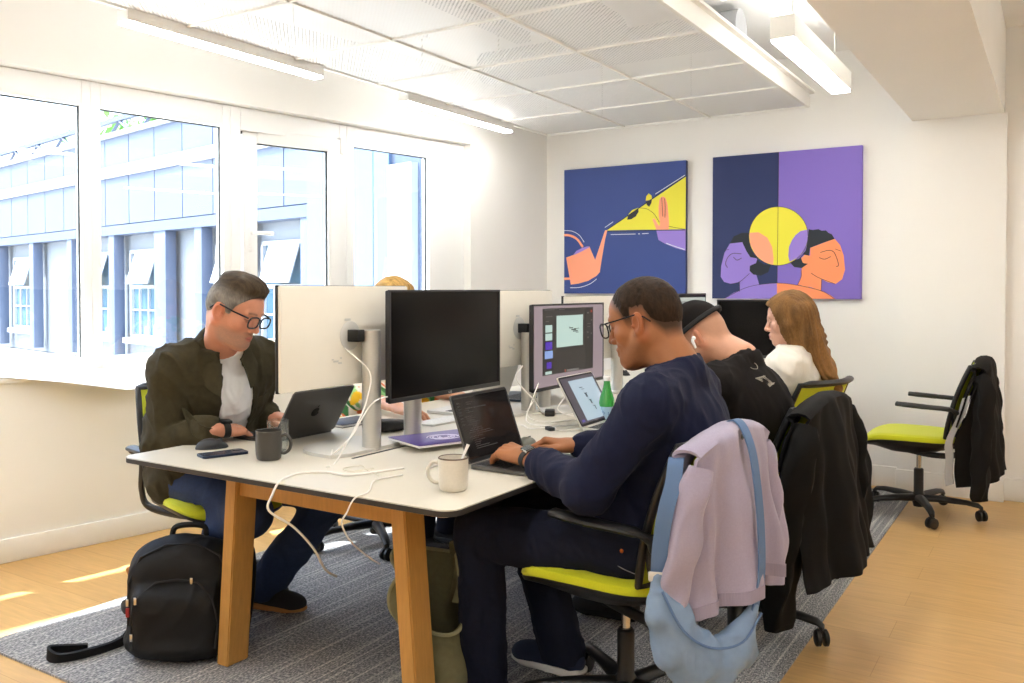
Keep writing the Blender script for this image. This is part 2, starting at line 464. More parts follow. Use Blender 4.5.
def mesh_panel_mat():
    """perforated metal ceiling tile: small round holes in object space"""
    m = bpy.data.materials.new('perforated_metal'); m.use_nodes = True; nt = m.node_tree; L = nt.links
    b = nt.nodes['Principled BSDF']; out = nt.nodes['Material Output']
    b.inputs['Base Color'].default_value = (*rgb(244, 244, 242), 1); b.inputs['Roughness'].default_value = 0.5
    tc = nt.nodes.new('ShaderNodeTexCoord'); mp = nt.nodes.new('ShaderNodeMapping'); mp.inputs['Scale'].default_value = (62, 62, 1)
    mp.inputs['Rotation'].default_value = (0, 0, radians(45)); L.new(tc.outputs['Object'], mp.inputs[0])
    fr = nt.nodes.new('ShaderNodeVectorMath'); fr.operation = 'FRACTION'; L.new(mp.outputs[0], fr.inputs[0])
    sb = nt.nodes.new('ShaderNodeVectorMath'); sb.operation = 'SUBTRACT'; sb.inputs[1].default_value = (0.5, 0.5, 0); L.new(fr.outputs[0], sb.inputs[0])
    ml = nt.nodes.new('ShaderNodeVectorMath'); ml.operation = 'MULTIPLY'; ml.inputs[1].default_value = (1, 1, 0); L.new(sb.outputs[0], ml.inputs[0])
    ln = nt.nodes.new('ShaderNodeVectorMath'); ln.operation = 'LENGTH'; L.new(ml.outputs[0], ln.inputs[0])
    lt = nt.nodes.new('ShaderNodeMath'); lt.operation = 'LESS_THAN'; lt.inputs[1].default_value = 0.36; L.new(ln.outputs['Value'], lt.inputs[0])
    t = nt.nodes.new('ShaderNodeBsdfTransparent')
    mx = nt.nodes.new('ShaderNodeMixShader'); L.new(lt.outputs[0], mx.inputs[0]); L.new(b.outputs[0], mx.inputs[1]); L.new(t.outputs[0], mx.inputs[2])
    L.new(mx.outputs[0], out.inputs[0]); return m
M_glass = glass_mat(refl=0.85)
M_floor = wood_floor(); M_carpet = carpet_mat(); M_perf = mesh_panel_mat()

# ------------------------------------------------------------------ shell
XR, YN, ZC = 2.6, -2.2, 2.85
def wall_x(y, off=-0.15): return -4.169+(y-2.139)*0.175/0.9846+off/0.9846
def slab_pts(): return [(wall_x(YN-0.1), YN-0.1), (XR+0.1, YN-0.1), (XR+0.1, 6.3), (wall_x(6.3), 6.3)]
fo = MB().prism(slab_pts(), 0.08, (0, 0, -0.08)).build('floor', M_floor); tag(fo, kind='structure')
cp = MB().b(-3.262, -0.758, 1.60, 5.9, 0.0005, 0.008).build('carpet', M_carpet)
tag(cp, 'grey striped carpet laid under the long table and chairs', 'carpet')
tag(MB().prism(slab_pts(), 0.1, (0, 0, ZC)).build('ceiling', M_ceil), kind='structure')
tag(MB().b(-3.62, XR+0.1, 6.04, 6.2, -0.05, ZC+0.05).build('wall_back', M_wall), kind='structure')
tag(MB().b(XR, XR+0.15, YN-0.1, 6.1, -0.05, ZC+0.05).build('wall_right', M_wall), kind='structure')
tag(MB().b(-5.05, XR+0.1, YN-0.15, YN, -0.05, ZC+0.05).build('wall_near', M_wall), kind='structure')
tag(MB().b(-0.868, -0.277, 5.98, 6.05, 0, 2.333).build('trim_column', M_wall), kind='structure')
tag(MB().b(-0.796, -0.292, YN, 6.05, 2.333, ZC+0.02).build('trim_soffit', M_wall), kind='structure')
bb = MB(); bb.b(-3.46, -0.868, 6.022, 6.045, 0, 0.135, 0.004); bb.b(-0.872, -0.273, 5.962, 5.99, 0, 0.135, 0.004); bb.b(-0.277, XR, 6.022, 6.045, 0, 0.135, 0.004)
tag(bb.build('baseboard_back', M_white), kind='structure')
tag(MB().b(XR-0.02, XR+0.01, YN, 6.04, 0, 0.135, 0.004).build('baseboard_right', M_white), kind='structure')

# window wall: turned ten degrees from the table's axis.  WL(s along wall, out into the room, z)
WA = Vector((-4.169, 2.139, 0)); WD = Vector((0.175, 0.9846, 0)).normalized(); WN = Vector((WD.y, -WD.x, 0))
WR = basis(WD, WN, Vector((0, 0, 1)))
def WLb(mb, s0, s1, o0, o1, z0, z1, bev=0.0):
    c = WA+WD*((s0+s1)/2)+WN*((o0+o1)/2)+Vector((0, 0, (z0+z1)/2))
    return mb.box(c, (abs(s1-s0)/2, abs(o1-o0)/2, abs(z1-z0)/2), WR, bev)
S0, S1, ZB, ZT, OD = -1.55, 3.104, 0.868, 2.331, -0.17
wl = MB()
WLb(wl, -4.6, 4.3, OD, 0, -0.05, ZB-0.02); WLb(wl, -4.6, 4.3, OD, 0, ZT, ZC+0.05)
WLb(wl, -4.6, S0, OD, 0, ZB-0.02, ZT); WLb(wl, S1, 4.3, OD, 0, ZB-0.02, ZT)
tag(wl.build('wall_left', M_wall), kind='structure')
tag(WLb(MB(), -4.4, 4.0, 0, 0.018, 0, 0.112, 0.004).build('baseboard_left', M_wall), kind='structure')
sb = MB(); WLb(sb, S0, S1, -0.13, 0.02, ZB-0.03, ZB, 0.006)
tag(sb.build('trim_sill', M_white), kind='structure')
G = -0.10          # inner face of the glazing line
def fixed_pane(name, s0, s1, f0, f1):
    """s0..s1 visible glass, f0..f1 outer frame"""
    fr = MB()
    WLb(fr, f0, s0, G-0.05, G+0.03, ZB, ZT, 0.004); WLb(fr, s1, f1, G-0.05, G+0.03, ZB, ZT, 0.004)
    WLb(fr, s0, s1, G-0.05, G+0.03, ZB, 0.931, 0.004); WLb(fr, s0, s1, G-0.05, G+0.03, 2.203, ZT, 0.004)
    f = fr.build(name, M_pvc); tag(f, kind='structure')
    WLb(MB(), s0-0.004, s1+0.004, G-0.024, G-0.018, 0.927, 2.207).build('glass', M_glass, f)
    g = MB(); e = 0.006
    WLb(g, s0, s0+e, G-0.016, G-0.004, 0.931, 2.203); WLb(g, s1-e, s1, G-0.016, G-0.004, 0.931, 2.203); WLb(g, s0, s1, G-0.016, G-0.004, 2.203-e, 2.203)
    g.build('gasket', M_rubber, f)
    return f
fixed_pane('window_0', -1.45, -0.56, S0, -0.508)
fixed_pane('window_1', -0.455, 0.414, -0.508, 0.46)
fixed_pane('window_2', 0.507, 1.186, 0.46, 1.235)
fixed_pane('window_4', 2.108, 2.763, 2.05, S1)
# opening casement, hinged at its right side and standing a little ajar
fr = MB(); WLb(fr, 1.235, 1.299, G-0.05, G+0.03, ZB, ZT, 0.004); WLb(fr, 1.995, 2.05, G-0.05, G+0.03, ZB, ZT, 0.004)
WLb(fr, 1.299, 1.995, G-0.05, G+0.03, ZB, 0.90, 0.004); WLb(fr, 1.299, 1.995, G-0.05, G+0.03, 2.2, ZT, 0.004)
w3 = tag(fr.build('window_3', M_pvc), kind='structure')
g = MB(); WLb(g, 1.296, 1.302, G-0.04, G+0.0, 0.9, 2.2); WLb(g, 1.30, 1.99, G-0.045, G-0.01, 2.186, 2.2); g.build('gasket', M_rubber, w3)
SW = 0.655; hinge = WA+WD*1.99+WN*(G+0.012); ang = radians(7.0)
sd = Matrix.Rotation(-ang, 3, 'Z') @ (-WD); sn = Vector((-sd.y, sd.x, 0));
if sn.dot(WN) < 0: sn = -sn
SR = basis(sd, sn, Vector((0, 0, 1)))
def SB(mb, a0, a1, o0, o1, z0, z1, bev=0.0):
    c = hinge+sd*((a0+a1)/2)+sn*((o0+o1)/2)+Vector((0, 0, (z0+z1)/2)); return mb.box(c, (abs(a1-a0)/2, abs(o1-o0)/2, abs(z1-z0)/2), SR, bev)
sa = MB(); b_ = 0.088
SB(sa, 0, b_+0.012, 0, 0.065, 0.895, 2.222, 0.006); SB(sa, SW-b_, SW, 0, 0.065, 0.895, 2.222, 0.006)
SB(sa, b_, SW-b_, 0, 0.065, 0.895, 0.98, 0.006); SB(sa, b_, SW-b_, 0, 0.065, 2.14, 2.222, 0.006)
sash = sa.build('sash', M_pvc, w3)
SB(MB(), b_, SW-b_, 0.028, 0.034, 0.97, 2.15).build('glass', M_glass, sash)
g = MB(); SB(g, b_+0.012, b_+0.02, 0.034, 0.05, 0.98, 2.14); SB(g, b_+.012, SW-b_, 0.034, 0.05, 2.132, 2.14); SB(g, SW-0.004, SW+0.006, 0.004, 0.02, 0.9, 2.21); g.build('gasket', M_rubber, sash)
h = MB(); SB(h, SW-0.055, SW-0.03, 0.065, 0.075, 1.50, 1.64, 0.004); SB(h, SW-0.05, SW-0.036, 0.075, 0.11, 1.60, 1.615, 0.003); SB(h, SW-0.17, SW-0.034, 0.1, 0.116, 1.597, 1.619, 0.006)
h.build('handle', M_pvc, sash)
SB(MB(), -0.012, 0.016, 0.01, 0.075, 2.13, 2.235, 0.006).build('hinge', M_pvc, sash)

# papers and a folder on the sill
pz = ZB+0.002
pp = MB()
def sheet(u, v):
    s_ = 0.0+0.75*u; o_ = -0.06+0.30*v*(1-0.75*abs(u-0.68)/0.68 if True else 1)
    z_ = pz+0.003+0.004*sin(6*u)*v
    if o_ > 0.015: z_ -= 0.9*(o_-0.015)**1.0*0.42*(1 if v > 0 else 0)
    p = WA+WD*s_+WN*o_; return (p.x, p.y, z_)
pp.grid(sheet, 24, 14, 0.0016)
po = pp.build('paper_sheet', mat('white_paper', rgb(246, 246, 244), 0.8)); tag(po, 'large white paper sheet lying on the window sill with a corner hanging over the edge', 'paper')
fb = MB(); WLb(fb, -0.75, -0.03+0.0, -0.085, 0.03, pz, pz+0.012, 0.003)
fo2 = fb.build('folder', mat('dark_folder', rgb(52, 48, 46), 0.6)); tag(fo2, 'thin dark folder lying on the window sill at the left', 'folder')
fb = MB(); WLb(fb, -0.74, -0.05, -0.08, 0.025, pz+0.0125, pz+0.024, 0.001)
po2 = fb.build('paper_stack', MATS['white_paper']); tag(po2, 'stack of white papers lying on the dark folder on the sill', 'paper')

# added slab, unseen above the window, to cut the sun into two bands
ss = empty('added_sun_blocker', WA+WD*0.8+WN*(-0.7)+Vector((0, 0, 2.6)), 0, 'added metal slab out of view above the windows, blocking part of the sun', 'added_sun_blocker')
def SSb(mb, s0, s1, o0, o1, z0, z1):
    WLb(mb, s0, s1, o0, o1, z0, z1)
    return mb
def rel(mb, o):
    for v in mb.bm.verts: v.co -= Vector(o.location)
    return mb
rel(SSb(MB(), -3.5, 4.1, -0.885, -0.535, 2.78, 2.81), ss).build('shelf', M_alu, ss)
for s_ in (-3.2, -1.0, 1.2, 3.4):
    rel(SSb(MB(), s_, s_+0.04, -0.885, -0.16, 2.81, 2.86), ss).build('bracket', M_alu, ss)

# ------------------------------------------------------------------ suspended perforated ceiling raft
RZ = 2.45; x0r, x1r = -3.31, -1.395; cw = (x1r-x0r)/3
raft = empty('ceiling_raft', ((x0r+x1r)/2, 2.5, RZ), 0, kind='structure')
def rl(mb): return rel(mb, raft)
ys = [5.76-0.645*i for i in range(0, 11)]
t = MB(); t.b(x1r, x1r+0.02, ys[-1], ys[0], RZ-0.004, RZ+0.10); t.b(x0r-0.02, x0r, ys[-1], ys[0], RZ-0.004, RZ+0.06); t.b(x0r-0.02, x1r+0.02, ys[0], ys[0]+0.02, RZ-0.004, RZ+0.06)
t.b(x1r+0.02, x1r+0.05, ys[-1], ys[0]+0.02, RZ+0.085, RZ+0.10)
rl(t).build('raft_edge', M_white, raft)
t = MB()
for i in (1, 2): t.b(x0r+cw*i-0.006, x0r+cw*i+0.006, ys[-1], ys[0], RZ-0.004, RZ+0.012)
for y in ys[1:]: t.b(x0r, x1r, y-0.006, y+0.006, RZ-0.004, RZ+0.012)
rl(t).build('grid_bar', M_white, raft)
for i in range(3):
    for j in range(len(ys)-1):
        t = MB(); t.b(x0r+cw*i+0.008, x0r+cw*(i+1)-0.008, ys[j+1]+0.008, ys[j]-0.008, RZ+0.004, RZ+0.006)
        rl(t).build('perforated_panel', M_perf, raft)
for xx in (x0r+cw, x0r+2*cw):
    for yy in (2.2, 4.1, 5.4):
        rl(MB().cyl((xx, yy, RZ), (xx, yy, ZC), 0.005, n=8)).build('hanger', M_alu, raft)
# services above the raft
M_duct = mat('galvanised_duct', rgb(176, 178, 180), 0.5, 0.3, noise=0.05)
def duct(name, label, pts, r):
    o = MB().tube(pts, r, 20).build(name, M_duct); return tag(o, label, 'duct')
duct('air_duct', 'grey round air duct running lengthwise above the perforated ceiling panels', [(-2.15, -1, ZC-0.16), (-2.15, 3.0, ZC-0.16), (-2.15, 4.4, ZC-0.16)], 0.13)
duct('air_duct', 'grey round air duct crossing above the perforated ceiling panels', [(-3.2, 4.75, ZC-0.13), (-1.5, 4.75, ZC-0.13)], 0.10)
o = MB().box((-2.75, 2.4, ZC-0.06), (0.05, 2.1, 0.03), None, 0.005).build('cable_tray', M_duct); tag(o, 'grey cable tray above the perforated panels, nearer the windows', 'cable tray')

# ------------------------------------------------------------------ linear lamps
M_lamp = mat('lamp_diffuser', (1, 1, 1), 0.5, emit=(1.0, 0.982, 0.955), estr=LAMP)
M_lampu = mat('lamp_uplight', (1, 1, 1), 0.5, emit=(1.0, 0.985, 0.96), estr=LAMP*UPL)
M_lamph = mat('lamp_housing', rgb(236, 234, 228), 0.5)
def lamp(x, y0, y1, label, wdt=0.075):
    z = 2.40; yc = (y0+y1)/2; L_ = (y1-y0)/2
    e = empty('linear_pendant_lamp', (x, yc, z), 0, label, 'lamp', 'linear pendant lamps')
    h = MB(); hw = wdt/2
    h.box((0, 0, 0.058), (hw, L_, 0.052), None, 0.003); h.build('housing', M_lamph, e)
    MB().box((0, 0, 0.1115), (hw-0.012, L_-0.01, 0.002)).build('uplight_diffuser', M_lampu, e)
    MB().box((0, 0, 0.001), (hw-0.006, L_-0.004, 0.006), None, 0.0).build('diffuser', M_lamp, e)
    for s_ in (-1, 1): MB().cyl((0, s_*(L_-0.18), 0.11), (0, s_*(L_-0.18), ZC-z-0.0), 0.004, n=8).build('suspension_wire', M_alu, e)
    MB().lathe([(0, ZC-z-0.03), (0.045, ZC-z-0.03), (0.05, ZC-z), (0, ZC-z)], (0, -(L_-0.18), 0), 20).build('ceiling_rose', M_lamph, e)
lamp(-1.068, 3.97, 5.215, 'thick white linear pendant lamp lit from below, between ceiling raft and soffit', 0.11)
lamp(-3.345, 2.24, 3.385, 'slim white linear lamp above the windows, nearest the camera on the left')
lamp(-3.345, 4.09, 5.27, 'slim white linear lamp at the far end of the window wall')
for x, ys2 in ((-3.345, ((0.42, 1.56), (-1.4, -0.26))), (-1.068, ((2.08, 3.3), (0.2, 1.4), (-1.6, -0.4))), (1.2, ((4.1, 5.3), (1.4, 2.6), (-1.5, -0.3)))):
    for y0, y1 in ys2:
        lamp(x, y0, y1, 'white linear pendant lamp hanging in the part of the room behind the camera', 0.11)

# ------------------------------------------------------------------ two canvases on the back wall
P_navy = mat('print_blue', rgb(48, 70, 138), 0.6); P_navy2 = mat('print_navy', rgb(30, 46, 96), 0.6); P_purple = mat('print_purple', rgb(128, 106, 196), 0.6)
P_sal = mat('print_salmon', rgb(252, 164, 128), 0.6); P_orange = mat('print_orange', rgb(252, 150, 100), 0.6); P_yel = mat('print_yellow', rgb(232, 224, 62), 0.6)
P_dark = mat('print_dark', rgb(22, 32, 44), 0.6); P_line = mat('print_line', rgb(60, 40, 40), 0.6); P_wht = mat('print_white_line', rgb(220, 224, 238), 0.6); P_lil = mat('print_lilac', rgb(150, 126, 214), 0.6)
PM = [P_navy, P_navy2, P_purple, P_sal, P_orange, P_yel, P_dark, P_line, P_wht, P_lil]
def canvas(x0, z0, wd, ht, yf, corners, label, fill, shapes, strokes):
    (tlx, tly), (blx, bly), (trx, try_), (brx, bry) = corners
    def uv(x, y):
        u = (x-tlx)/(trx-tlx); yt = tly+(try_-tly)*u; yb = bly+(bry-bly)*u
        return min(max(u, 0), 1), min(max(1-(y-yt)/(yb-yt), 0), 1)
    e = empty('canvas_picture', (x0+wd/2, 6.04, z0), 0, label, 'painting')
    MB().b(-wd/2, wd/2, yf-6.04, -0.002, 0, ht, 0.002).build('stretched_canvas', fill, e)
    pr = MB(); pr.sm = False; lay = 0
    def put(uvs, mi):
        nonlocal lay; lay += 1; pr.mi = mi; y = yf-6.04-0.0004-0.00018*lay
        pr.flat([(-wd/2+u*wd, y, v*ht) for u, v in uvs])
    for mi, pts in shapes: put([uv(*p) for p in pts], mi)
    for mi, wdt, pts in strokes:
        P = [Vector((uv(*p)[0]*wd, uv(*p)[1]*ht, 0)) for p in pts]
        P = crom(P, 5) if len(P) > 2 else P
        Lf, Rt = [], []
        for i, p in enumerate(P):
            t = (P[min(i+1, len(P)-1)]-P[max(i-1, 0)]).normalized(); n = Vector((-t.y, t.x, 0))*wdt/2
            Lf.append(p+n); Rt.append(p-n)
        lay += 1; pr.mi = mi; y = yf-6.04-0.0004-0.00018*lay
        for i in range(len(P)-1):
            pr.flat([(-wd/2+q.x, y, q.y) for q in (Lf[i], Lf[i+1], Rt[i+1], Rt[i])])
    pr.build('print', PM, e, angle=-1)
def arc(cx, cy, r, a0=0, a1=360, n=40, ry=None):
    ry = ry or r
    return [(cx+r*cos(radians(a0+(a1-a0)*k/n)), cy-ry*sin(radians(a0+(a1-a0)*k/n))) for k in range(n+(0 if abs(a1-a0) == 360 else 1))]
canvas(-3.295, 1.245, 1.0, 0.965, 6.0, ((28, 72), (28, 660), (603, 20), (603, 645)), 'square blue canvas print of a watering can pouring yellow light on the back wall', PM[1],
    [(0, [(28, 72), (28, 660), (603, 645), (603, 20)]),
     (3, [(38, 488), (85, 471), (125, 452), (155, 432), (182, 492), (208, 552), (190, 572), (150, 596), (100, 611), (62, 617)]),
     (9, [(76, 472), (90, 455), (120, 440), (150, 431), (156, 436), (112, 459), (80, 474)]),
     (3, [(232, 354), (243, 353), (232, 400), (220, 470), (207, 550), (196, 530), (184, 496), (203, 440)]),
     (5, [(240, 355), (603, 97), (603, 343), (420, 348)]),
     (9, [(472, 347), (603, 342), (603, 443), (560, 432), (512, 412), (482, 395)]),
     (3, [(455, 300), (461, 292), (470, 303), (478, 318), (487, 330), (489, 312), (483, 285), (482, 240), (486, 206), (493, 194), (503, 190), (514, 198), (522, 222), (527, 270), (530, 320), (528, 346), (472, 347), (468, 334)]),
     (5, [(338, 298), (345, 275), (362, 256), (390, 245), (392, 262), (380, 284), (358, 298)]),
     (6, [(338, 302), (341, 284), (390, 246), (391, 264), (378, 286), (356, 300)]),
     (5, [(424, 212), (426, 192), (437, 177), (450, 186), (453, 206)]), (6, [(424, 218), (453, 203), (450, 222), (440, 240), (430, 232)])],
    [(6, .006, [(244, 358), (340, 356), (470, 350), (600, 346)]), (6, .006, [(244, 350), (340, 284), (470, 190), (602, 95)]),
     (3, .018, [(28, 381), (60, 383), (95, 400), (123, 436)]), (3, .018, [(28, 590), (60, 588)]),
     (8, .005, [(28, 359), (70, 362), (105, 380), (130, 413)]), (8, .005, [(60, 632), (110, 628), (160, 610), (192, 586)]), (8, .005, [(232, 341), (272, 313)]),
     (8, .005, [(260, 374), (378, 369)]), (8, .006, [(390, 368), (398, 368)]), (8, .005, [(408, 367), (438, 365)]), (8, .005, [(468, 180), (600, 90)]), (8, .006, [(518, 410), (545, 420), (600, 438)]),
     (7, .003, [(395, 246), (430, 250), (462, 272), (487, 312)]), (7, .003, [(497, 196), (500, 240), (502, 285)]), (7, .003, [(510, 200), (513, 240), (512, 290)]), (7, .003, [(528, 330), (560, 336), (602, 343)])])
canvas(-2.095, 1.213, 1.0, 1.0, 6.0, ((53, 102), (50, 643), (620, 55), (613, 650)), 'square canvas print of two heads and a yellow circle, half navy half purple', P_purple,
    [(1, [(53, 102), (50, 643), (312, 646), (316, 80)]), (2, [(316, 80), (312, 646), (613, 650), (620, 55)]),
     (9, [(105, 644), (140, 622), (190, 603), (230, 594), (270, 588), (313, 586), (313, 646)]), (4, [(312, 646), (312, 586), (355, 588), (420, 597), (475, 615), (510, 632), (530, 648)]),
     (9, [(163, 575), (165, 622), (200, 612), (246, 600), (240, 580), (232, 555), (215, 530)]),
     (9, [(125, 432), (160, 418), (195, 430), (215, 470), (238, 492), (232, 510), (206, 522), (205, 560), (165, 580), (132, 588), (102, 580), (88, 560), (90, 518), (103, 468)]),
     (6, [(125, 432), (140, 405), (172, 391), (205, 391), (206, 440), (222, 478), (240, 500), (262, 513), (288, 515), (278, 543), (250, 556), (220, 552), (205, 538), (206, 518), (230, 508), (236, 490), (208, 485), (192, 462), (175, 427)]),
     (4, [(405, 528), (404, 560), (392, 592), (440, 602), (478, 618), (480, 570), (500, 540), (470, 480)]),
     (4, [(437, 450), (525, 415), (545, 440), (558, 480), (563, 535), (553, 572), (530, 590), (500, 583), (470, 565), (437, 545), (405, 540), (408, 512), (403, 490), (418, 476), (436, 480)]),
     (6, [(430, 378), (445, 381), (466, 378), (478, 384), (494, 383), (502, 392), (515, 398), (525, 416), (480, 432), (436, 450), (432, 480), (412, 476), (402, 488), (410, 508), (428, 512), (405, 528), (378, 524), (358, 503), (395, 492), (420, 460), (428, 420)]),
     (5, arc(315, 404, 113, n=60)),
     (3, [(203, 391), (240, 389), (274, 410), (293, 445), (299, 490), (297, 515), (262, 504), (228, 476), (207, 435)]),
     (9, [(428, 379), (400, 385), (382, 400), (368, 420), (357, 447), (355, 480), (360, 503), (392, 487), (416, 455), (427, 420)])],
    [(7, .003, [(316, 80), (313, 586)]), (7, .003, arc(315, 404, 113, 0, 359, 40)), (7, .004, [(140, 485), (155, 496), (173, 488)]), (7, .004, [(116, 525), (108, 508), (120, 482), (140, 470), (172, 472)]), (7, .003, [(104, 458), (122, 455)]),
     (7, .004, [(470, 488), (490, 494), (512, 484)]), (7, .004, [(474, 468), (505, 460), (525, 470), (540, 515), (532, 523)]), (7, .003, [(528, 455), (548, 463)]),
     (7, .003, [(130, 588), (165, 580), (205, 548)]), (7, .003, [(165, 580), (166, 618)]), (7, .003, [(105, 643), (190, 603), (270, 588), (355, 588), (475, 615), (528, 648)]), (7, .003, [(440, 547), (470, 566), (528, 590)]), (7, .003, [(480, 572), (478, 618)]), (7, .003, [(404, 535), (404, 562), (390, 594)])])

# ------------------------------------------------------------------ courtyard building seen through the windows
FO = Vector((-6.5, 8.3, 0)); FE = Vector((-0.985, 0.17, 0)).normalized(); FNn = Vector((-0.17, -0.985, 0)).normalized()
FR = basis(FE, -FNn, Vector((0, 0, 1)))
def FB(mb, s0, s1, o0, o1, z0, z1, bev=0.0):
    c = FE*((s0+s1)/2)+FNn*((o0+o1)/2)+Vector((0, 0, (z0+z1)/2)); return mb.box(c, (abs(s1-s0)/2, abs(o1-o0)/2, abs(z1-z0)/2), FR, bev)
M_panel = mat('blue_grey_cladding', rgb(74, 86, 110), 0.5, noise=0.04, nscale=2)
M_post = mat('blue_grey_steel', rgb(72, 84, 106), 0.5)
M_brick = mat('white_brick', rgb(118, 126, 136), 0.8, noise=0.06, nscale=30)
M_dkglass = mat('courtyard_window_glass', rgb(70, 98, 116), 0.05, spec=0.9)
M_joint = mat('dark_joint', rgb(60, 74, 98), 0.7)
M_extw = mat('grey_white_metal', rgb(150, 156, 164), 0.5)
bld = empty('courtyard_building', FO, 0, 'pale blue clad building across the courtyard, seen through the windows', 'building')
q = MB(); FB(q, 1.9, 24, -0.6, -0.3, -0.1, 4.1); q.build('brick_wall', M_brick, bld)
q = MB(); FB(q, 1.9, 24, -0.3, -0.06, 2.40, 4.10); q.build('cladding_backing', M_joint, bld)
s_ = 2.03-0.0
cl = MB()
for k in range(22):
    a = 1.95+k*0.985
    FB(cl, a+0.012, a+0.973, -0.06, 0.0, 2.47, 3.34)
    FB(cl, a+0.012, a+0.973, -0.06, 0.0, 3.56, 4.08)
cl.build('cladding_panel', M_panel, bld)
q = MB(); FB(q, 1.9, 24, -0.06, 0.05, 3.34, 3.54); FB(q, 1.9, 24, -0.1, 0.06, 4.08, 4.16); q.build('white_band', M_extw, bld)
q = MB(); FB(q, 1.9, 24, -0.25, 0.02, 2.28, 2.45); q.build('lintel_beam', M_post, bld)
for a in (2.3, 3.95, 5.28, 6.5, 8.5, 10.45, 12.5, 14.6, 16.6, 18.6):
    wv = 0.42 if a in (6.5,) else 0.24
    FB(MB(), a, a+wv, -0.2, 0.0, 0, 2.3, 0.01).build('column', M_post, bld)
def cw_(s0, s1, z0, z1):
    f = MB(); FB(f, s0, s1, -0.32, -0.22, z1-0.06, z1); FB(f, s0, s1, -0.32, -0.22, z0, z0+0.06); FB(f, s0, s0+0.06, -0.32, -0.22, z0, z1); FB(f, s1-0.06, s1, -0.32, -0.22, z0, z1)
    FB(f, s0, s1, -0.31, -0.23, (z0+z1)/2+0.1, (z0+z1)/2+0.16)
    for k in range(1, 4): FB(f, s0+(s1-s0)*k/4-0.015, s0+(s1-s0)*k/4+0.015, -0.3, -0.24, z0, (z0+z1)/2+0.1)
    FB(f, s0, s1, -0.3, -0.24, z0+0.5, z0+0.53)
    fo_ = f.build('window', M_extw, bld); FB(MB(), s0+0.03, s1-0.03, -0.29, -0.28, z0+0.03, z1-0.03).build('pane', M_dkglass, fo_)
    FB(MB(), s0-0.05, s1+0.05, -0.34, -0.1, z0-0.1, z0).build('window_sill', M_extw, fo_)
    t_ = MB(); c = FE*((s0+s1)/2)+FNn*(-0.12)+Vector((0, 0, z1-0.34)); t_.box(c, ((s1-s0)*0.3, 0.012, 0.30), FR @ Matrix.Rotation(radians(-18), 3, 'X')); t_.build('tilted_sash', M_extw, fo_)
for s0, s1 in ((2.6, 3.9), (4.3, 5.25), (6.95, 8.35), (9.0, 10.35), (10.72, 11.25), (12.85, 14.4), (15.0, 16.4), (17.0, 18.4)): cw_(s0, s1, 0.38, 2.0)
# nearer block with full-height cladding, seen in the last pane
q = MB(); FB(q, -0.25, 1.95, -0.5, 0.25, -0.1, 4.3); q.build('block_wall', M_joint, bld)
q = MB()
for s0, s1 in ((0.27, 0.555), (0.57, 1.09), (1.10, 1.94)): FB(q, s0, s1, 0.25, 0.30, 0.05, 4.25)
q.build('tall_cladding_panel', mat('pale_blue_cladding', rgb(78, 98, 126), 0.45), bld)
q = MB(); FB(q, -0.2, 0.22, 0.25, 0.36, 0.0, 2.75); q.build('door_frame', M_extw, bld)
rt = MB(); st = MB()
for k in range(14):      # roof structure over the band
    a = 2+k*1.6; p = FE*a+FNn*(-1.5)+Vector((0, 0, 4.1)); p2 = FE*(a+1.6)+FNn*(-1.5)+Vector((0, 0, 5.0))
    st.tube([p, p2], 0.04, 6); st.tube([FE*(a+1.6)+FNn*(-1.5)+Vector((0, 0, 4.1)), FE*a+FNn*(-1.5)+Vector((0, 0, 5.0))], 0.04, 6)
FB(st, 2, 24, -1.55, -1.45, 5.0, 5.1)
st.build('roof_truss', M_panel, bld)
cg = MB(); cg.b(-32, -4.0, -14, 30, -0.3, -0.12); o = cg.build('courtyard_ground', mat('pale_paving', rgb(190, 190, 186), 0.9, noise=0.06, nscale=4)); tag(o, kind='structure')
# trees rising behind that roof
M_leaf = mat('leaf_green', rgb(120, 168, 84), 0.6, noise=0.2, nscale=3); M_bark = mat('bark', rgb(90, 76, 62), 0.9)
def tree(s_, dist, ht, rad, label, seed):
    rnd = random.Random(seed); p = FO+FE*s_-FNn*dist
    e = empty('tree', p, 0, label, 'tree', 'trees behind the courtyard building')
    MB().tube([(0, 0, -0.1), (0.1, 0, ht*0.45), (0.05, 0.1, ht*0.85)], [0.16, 0.12, 0.05], 8).build('trunk', M_bark, e)
    t = MB(); t.sm = False
    for k in range(900):
        a, c = rnd.uniform(0, 2*pi), rnd.uniform(-1, 1); r = rad*rnd.uniform(0.45, 1.0)*(0.8+0.2*sin(5*a))
        q = Vector((r*cos(a)*sqrt(1-c*c), r*sin(a)*sqrt(1-c*c), ht*0.72+r*0.8*c)); R = Euler((rnd.uniform(0, 6), rnd.uniform(0, 6), rnd.uniform(0, 6))).to_matrix()
        w_, l_ = rnd.uniform(.07, .13), rnd.uniform(.14, .24)
        t.flat([q+R @ Vector(v) for v in ((-l_, 0, 0), (0, -w_, 0.02), (l_, 0, 0), (0, w_, 0.02))])
    t.build('foliage', M_leaf, e, angle=-1)
tree(17.5, 6.5, 8.2, 2.3, 'leafy green tree behind the courtyard roof at far left', 1)
tree(13.0, 6.5, 7.2, 1.7, 'leafy green tree behind the courtyard roof, nearer the window mullion', 2)
tree(22.0, 6.5, 8.2, 2.2, 'leafy green tree behind the far end of the courtyard roof', 3)
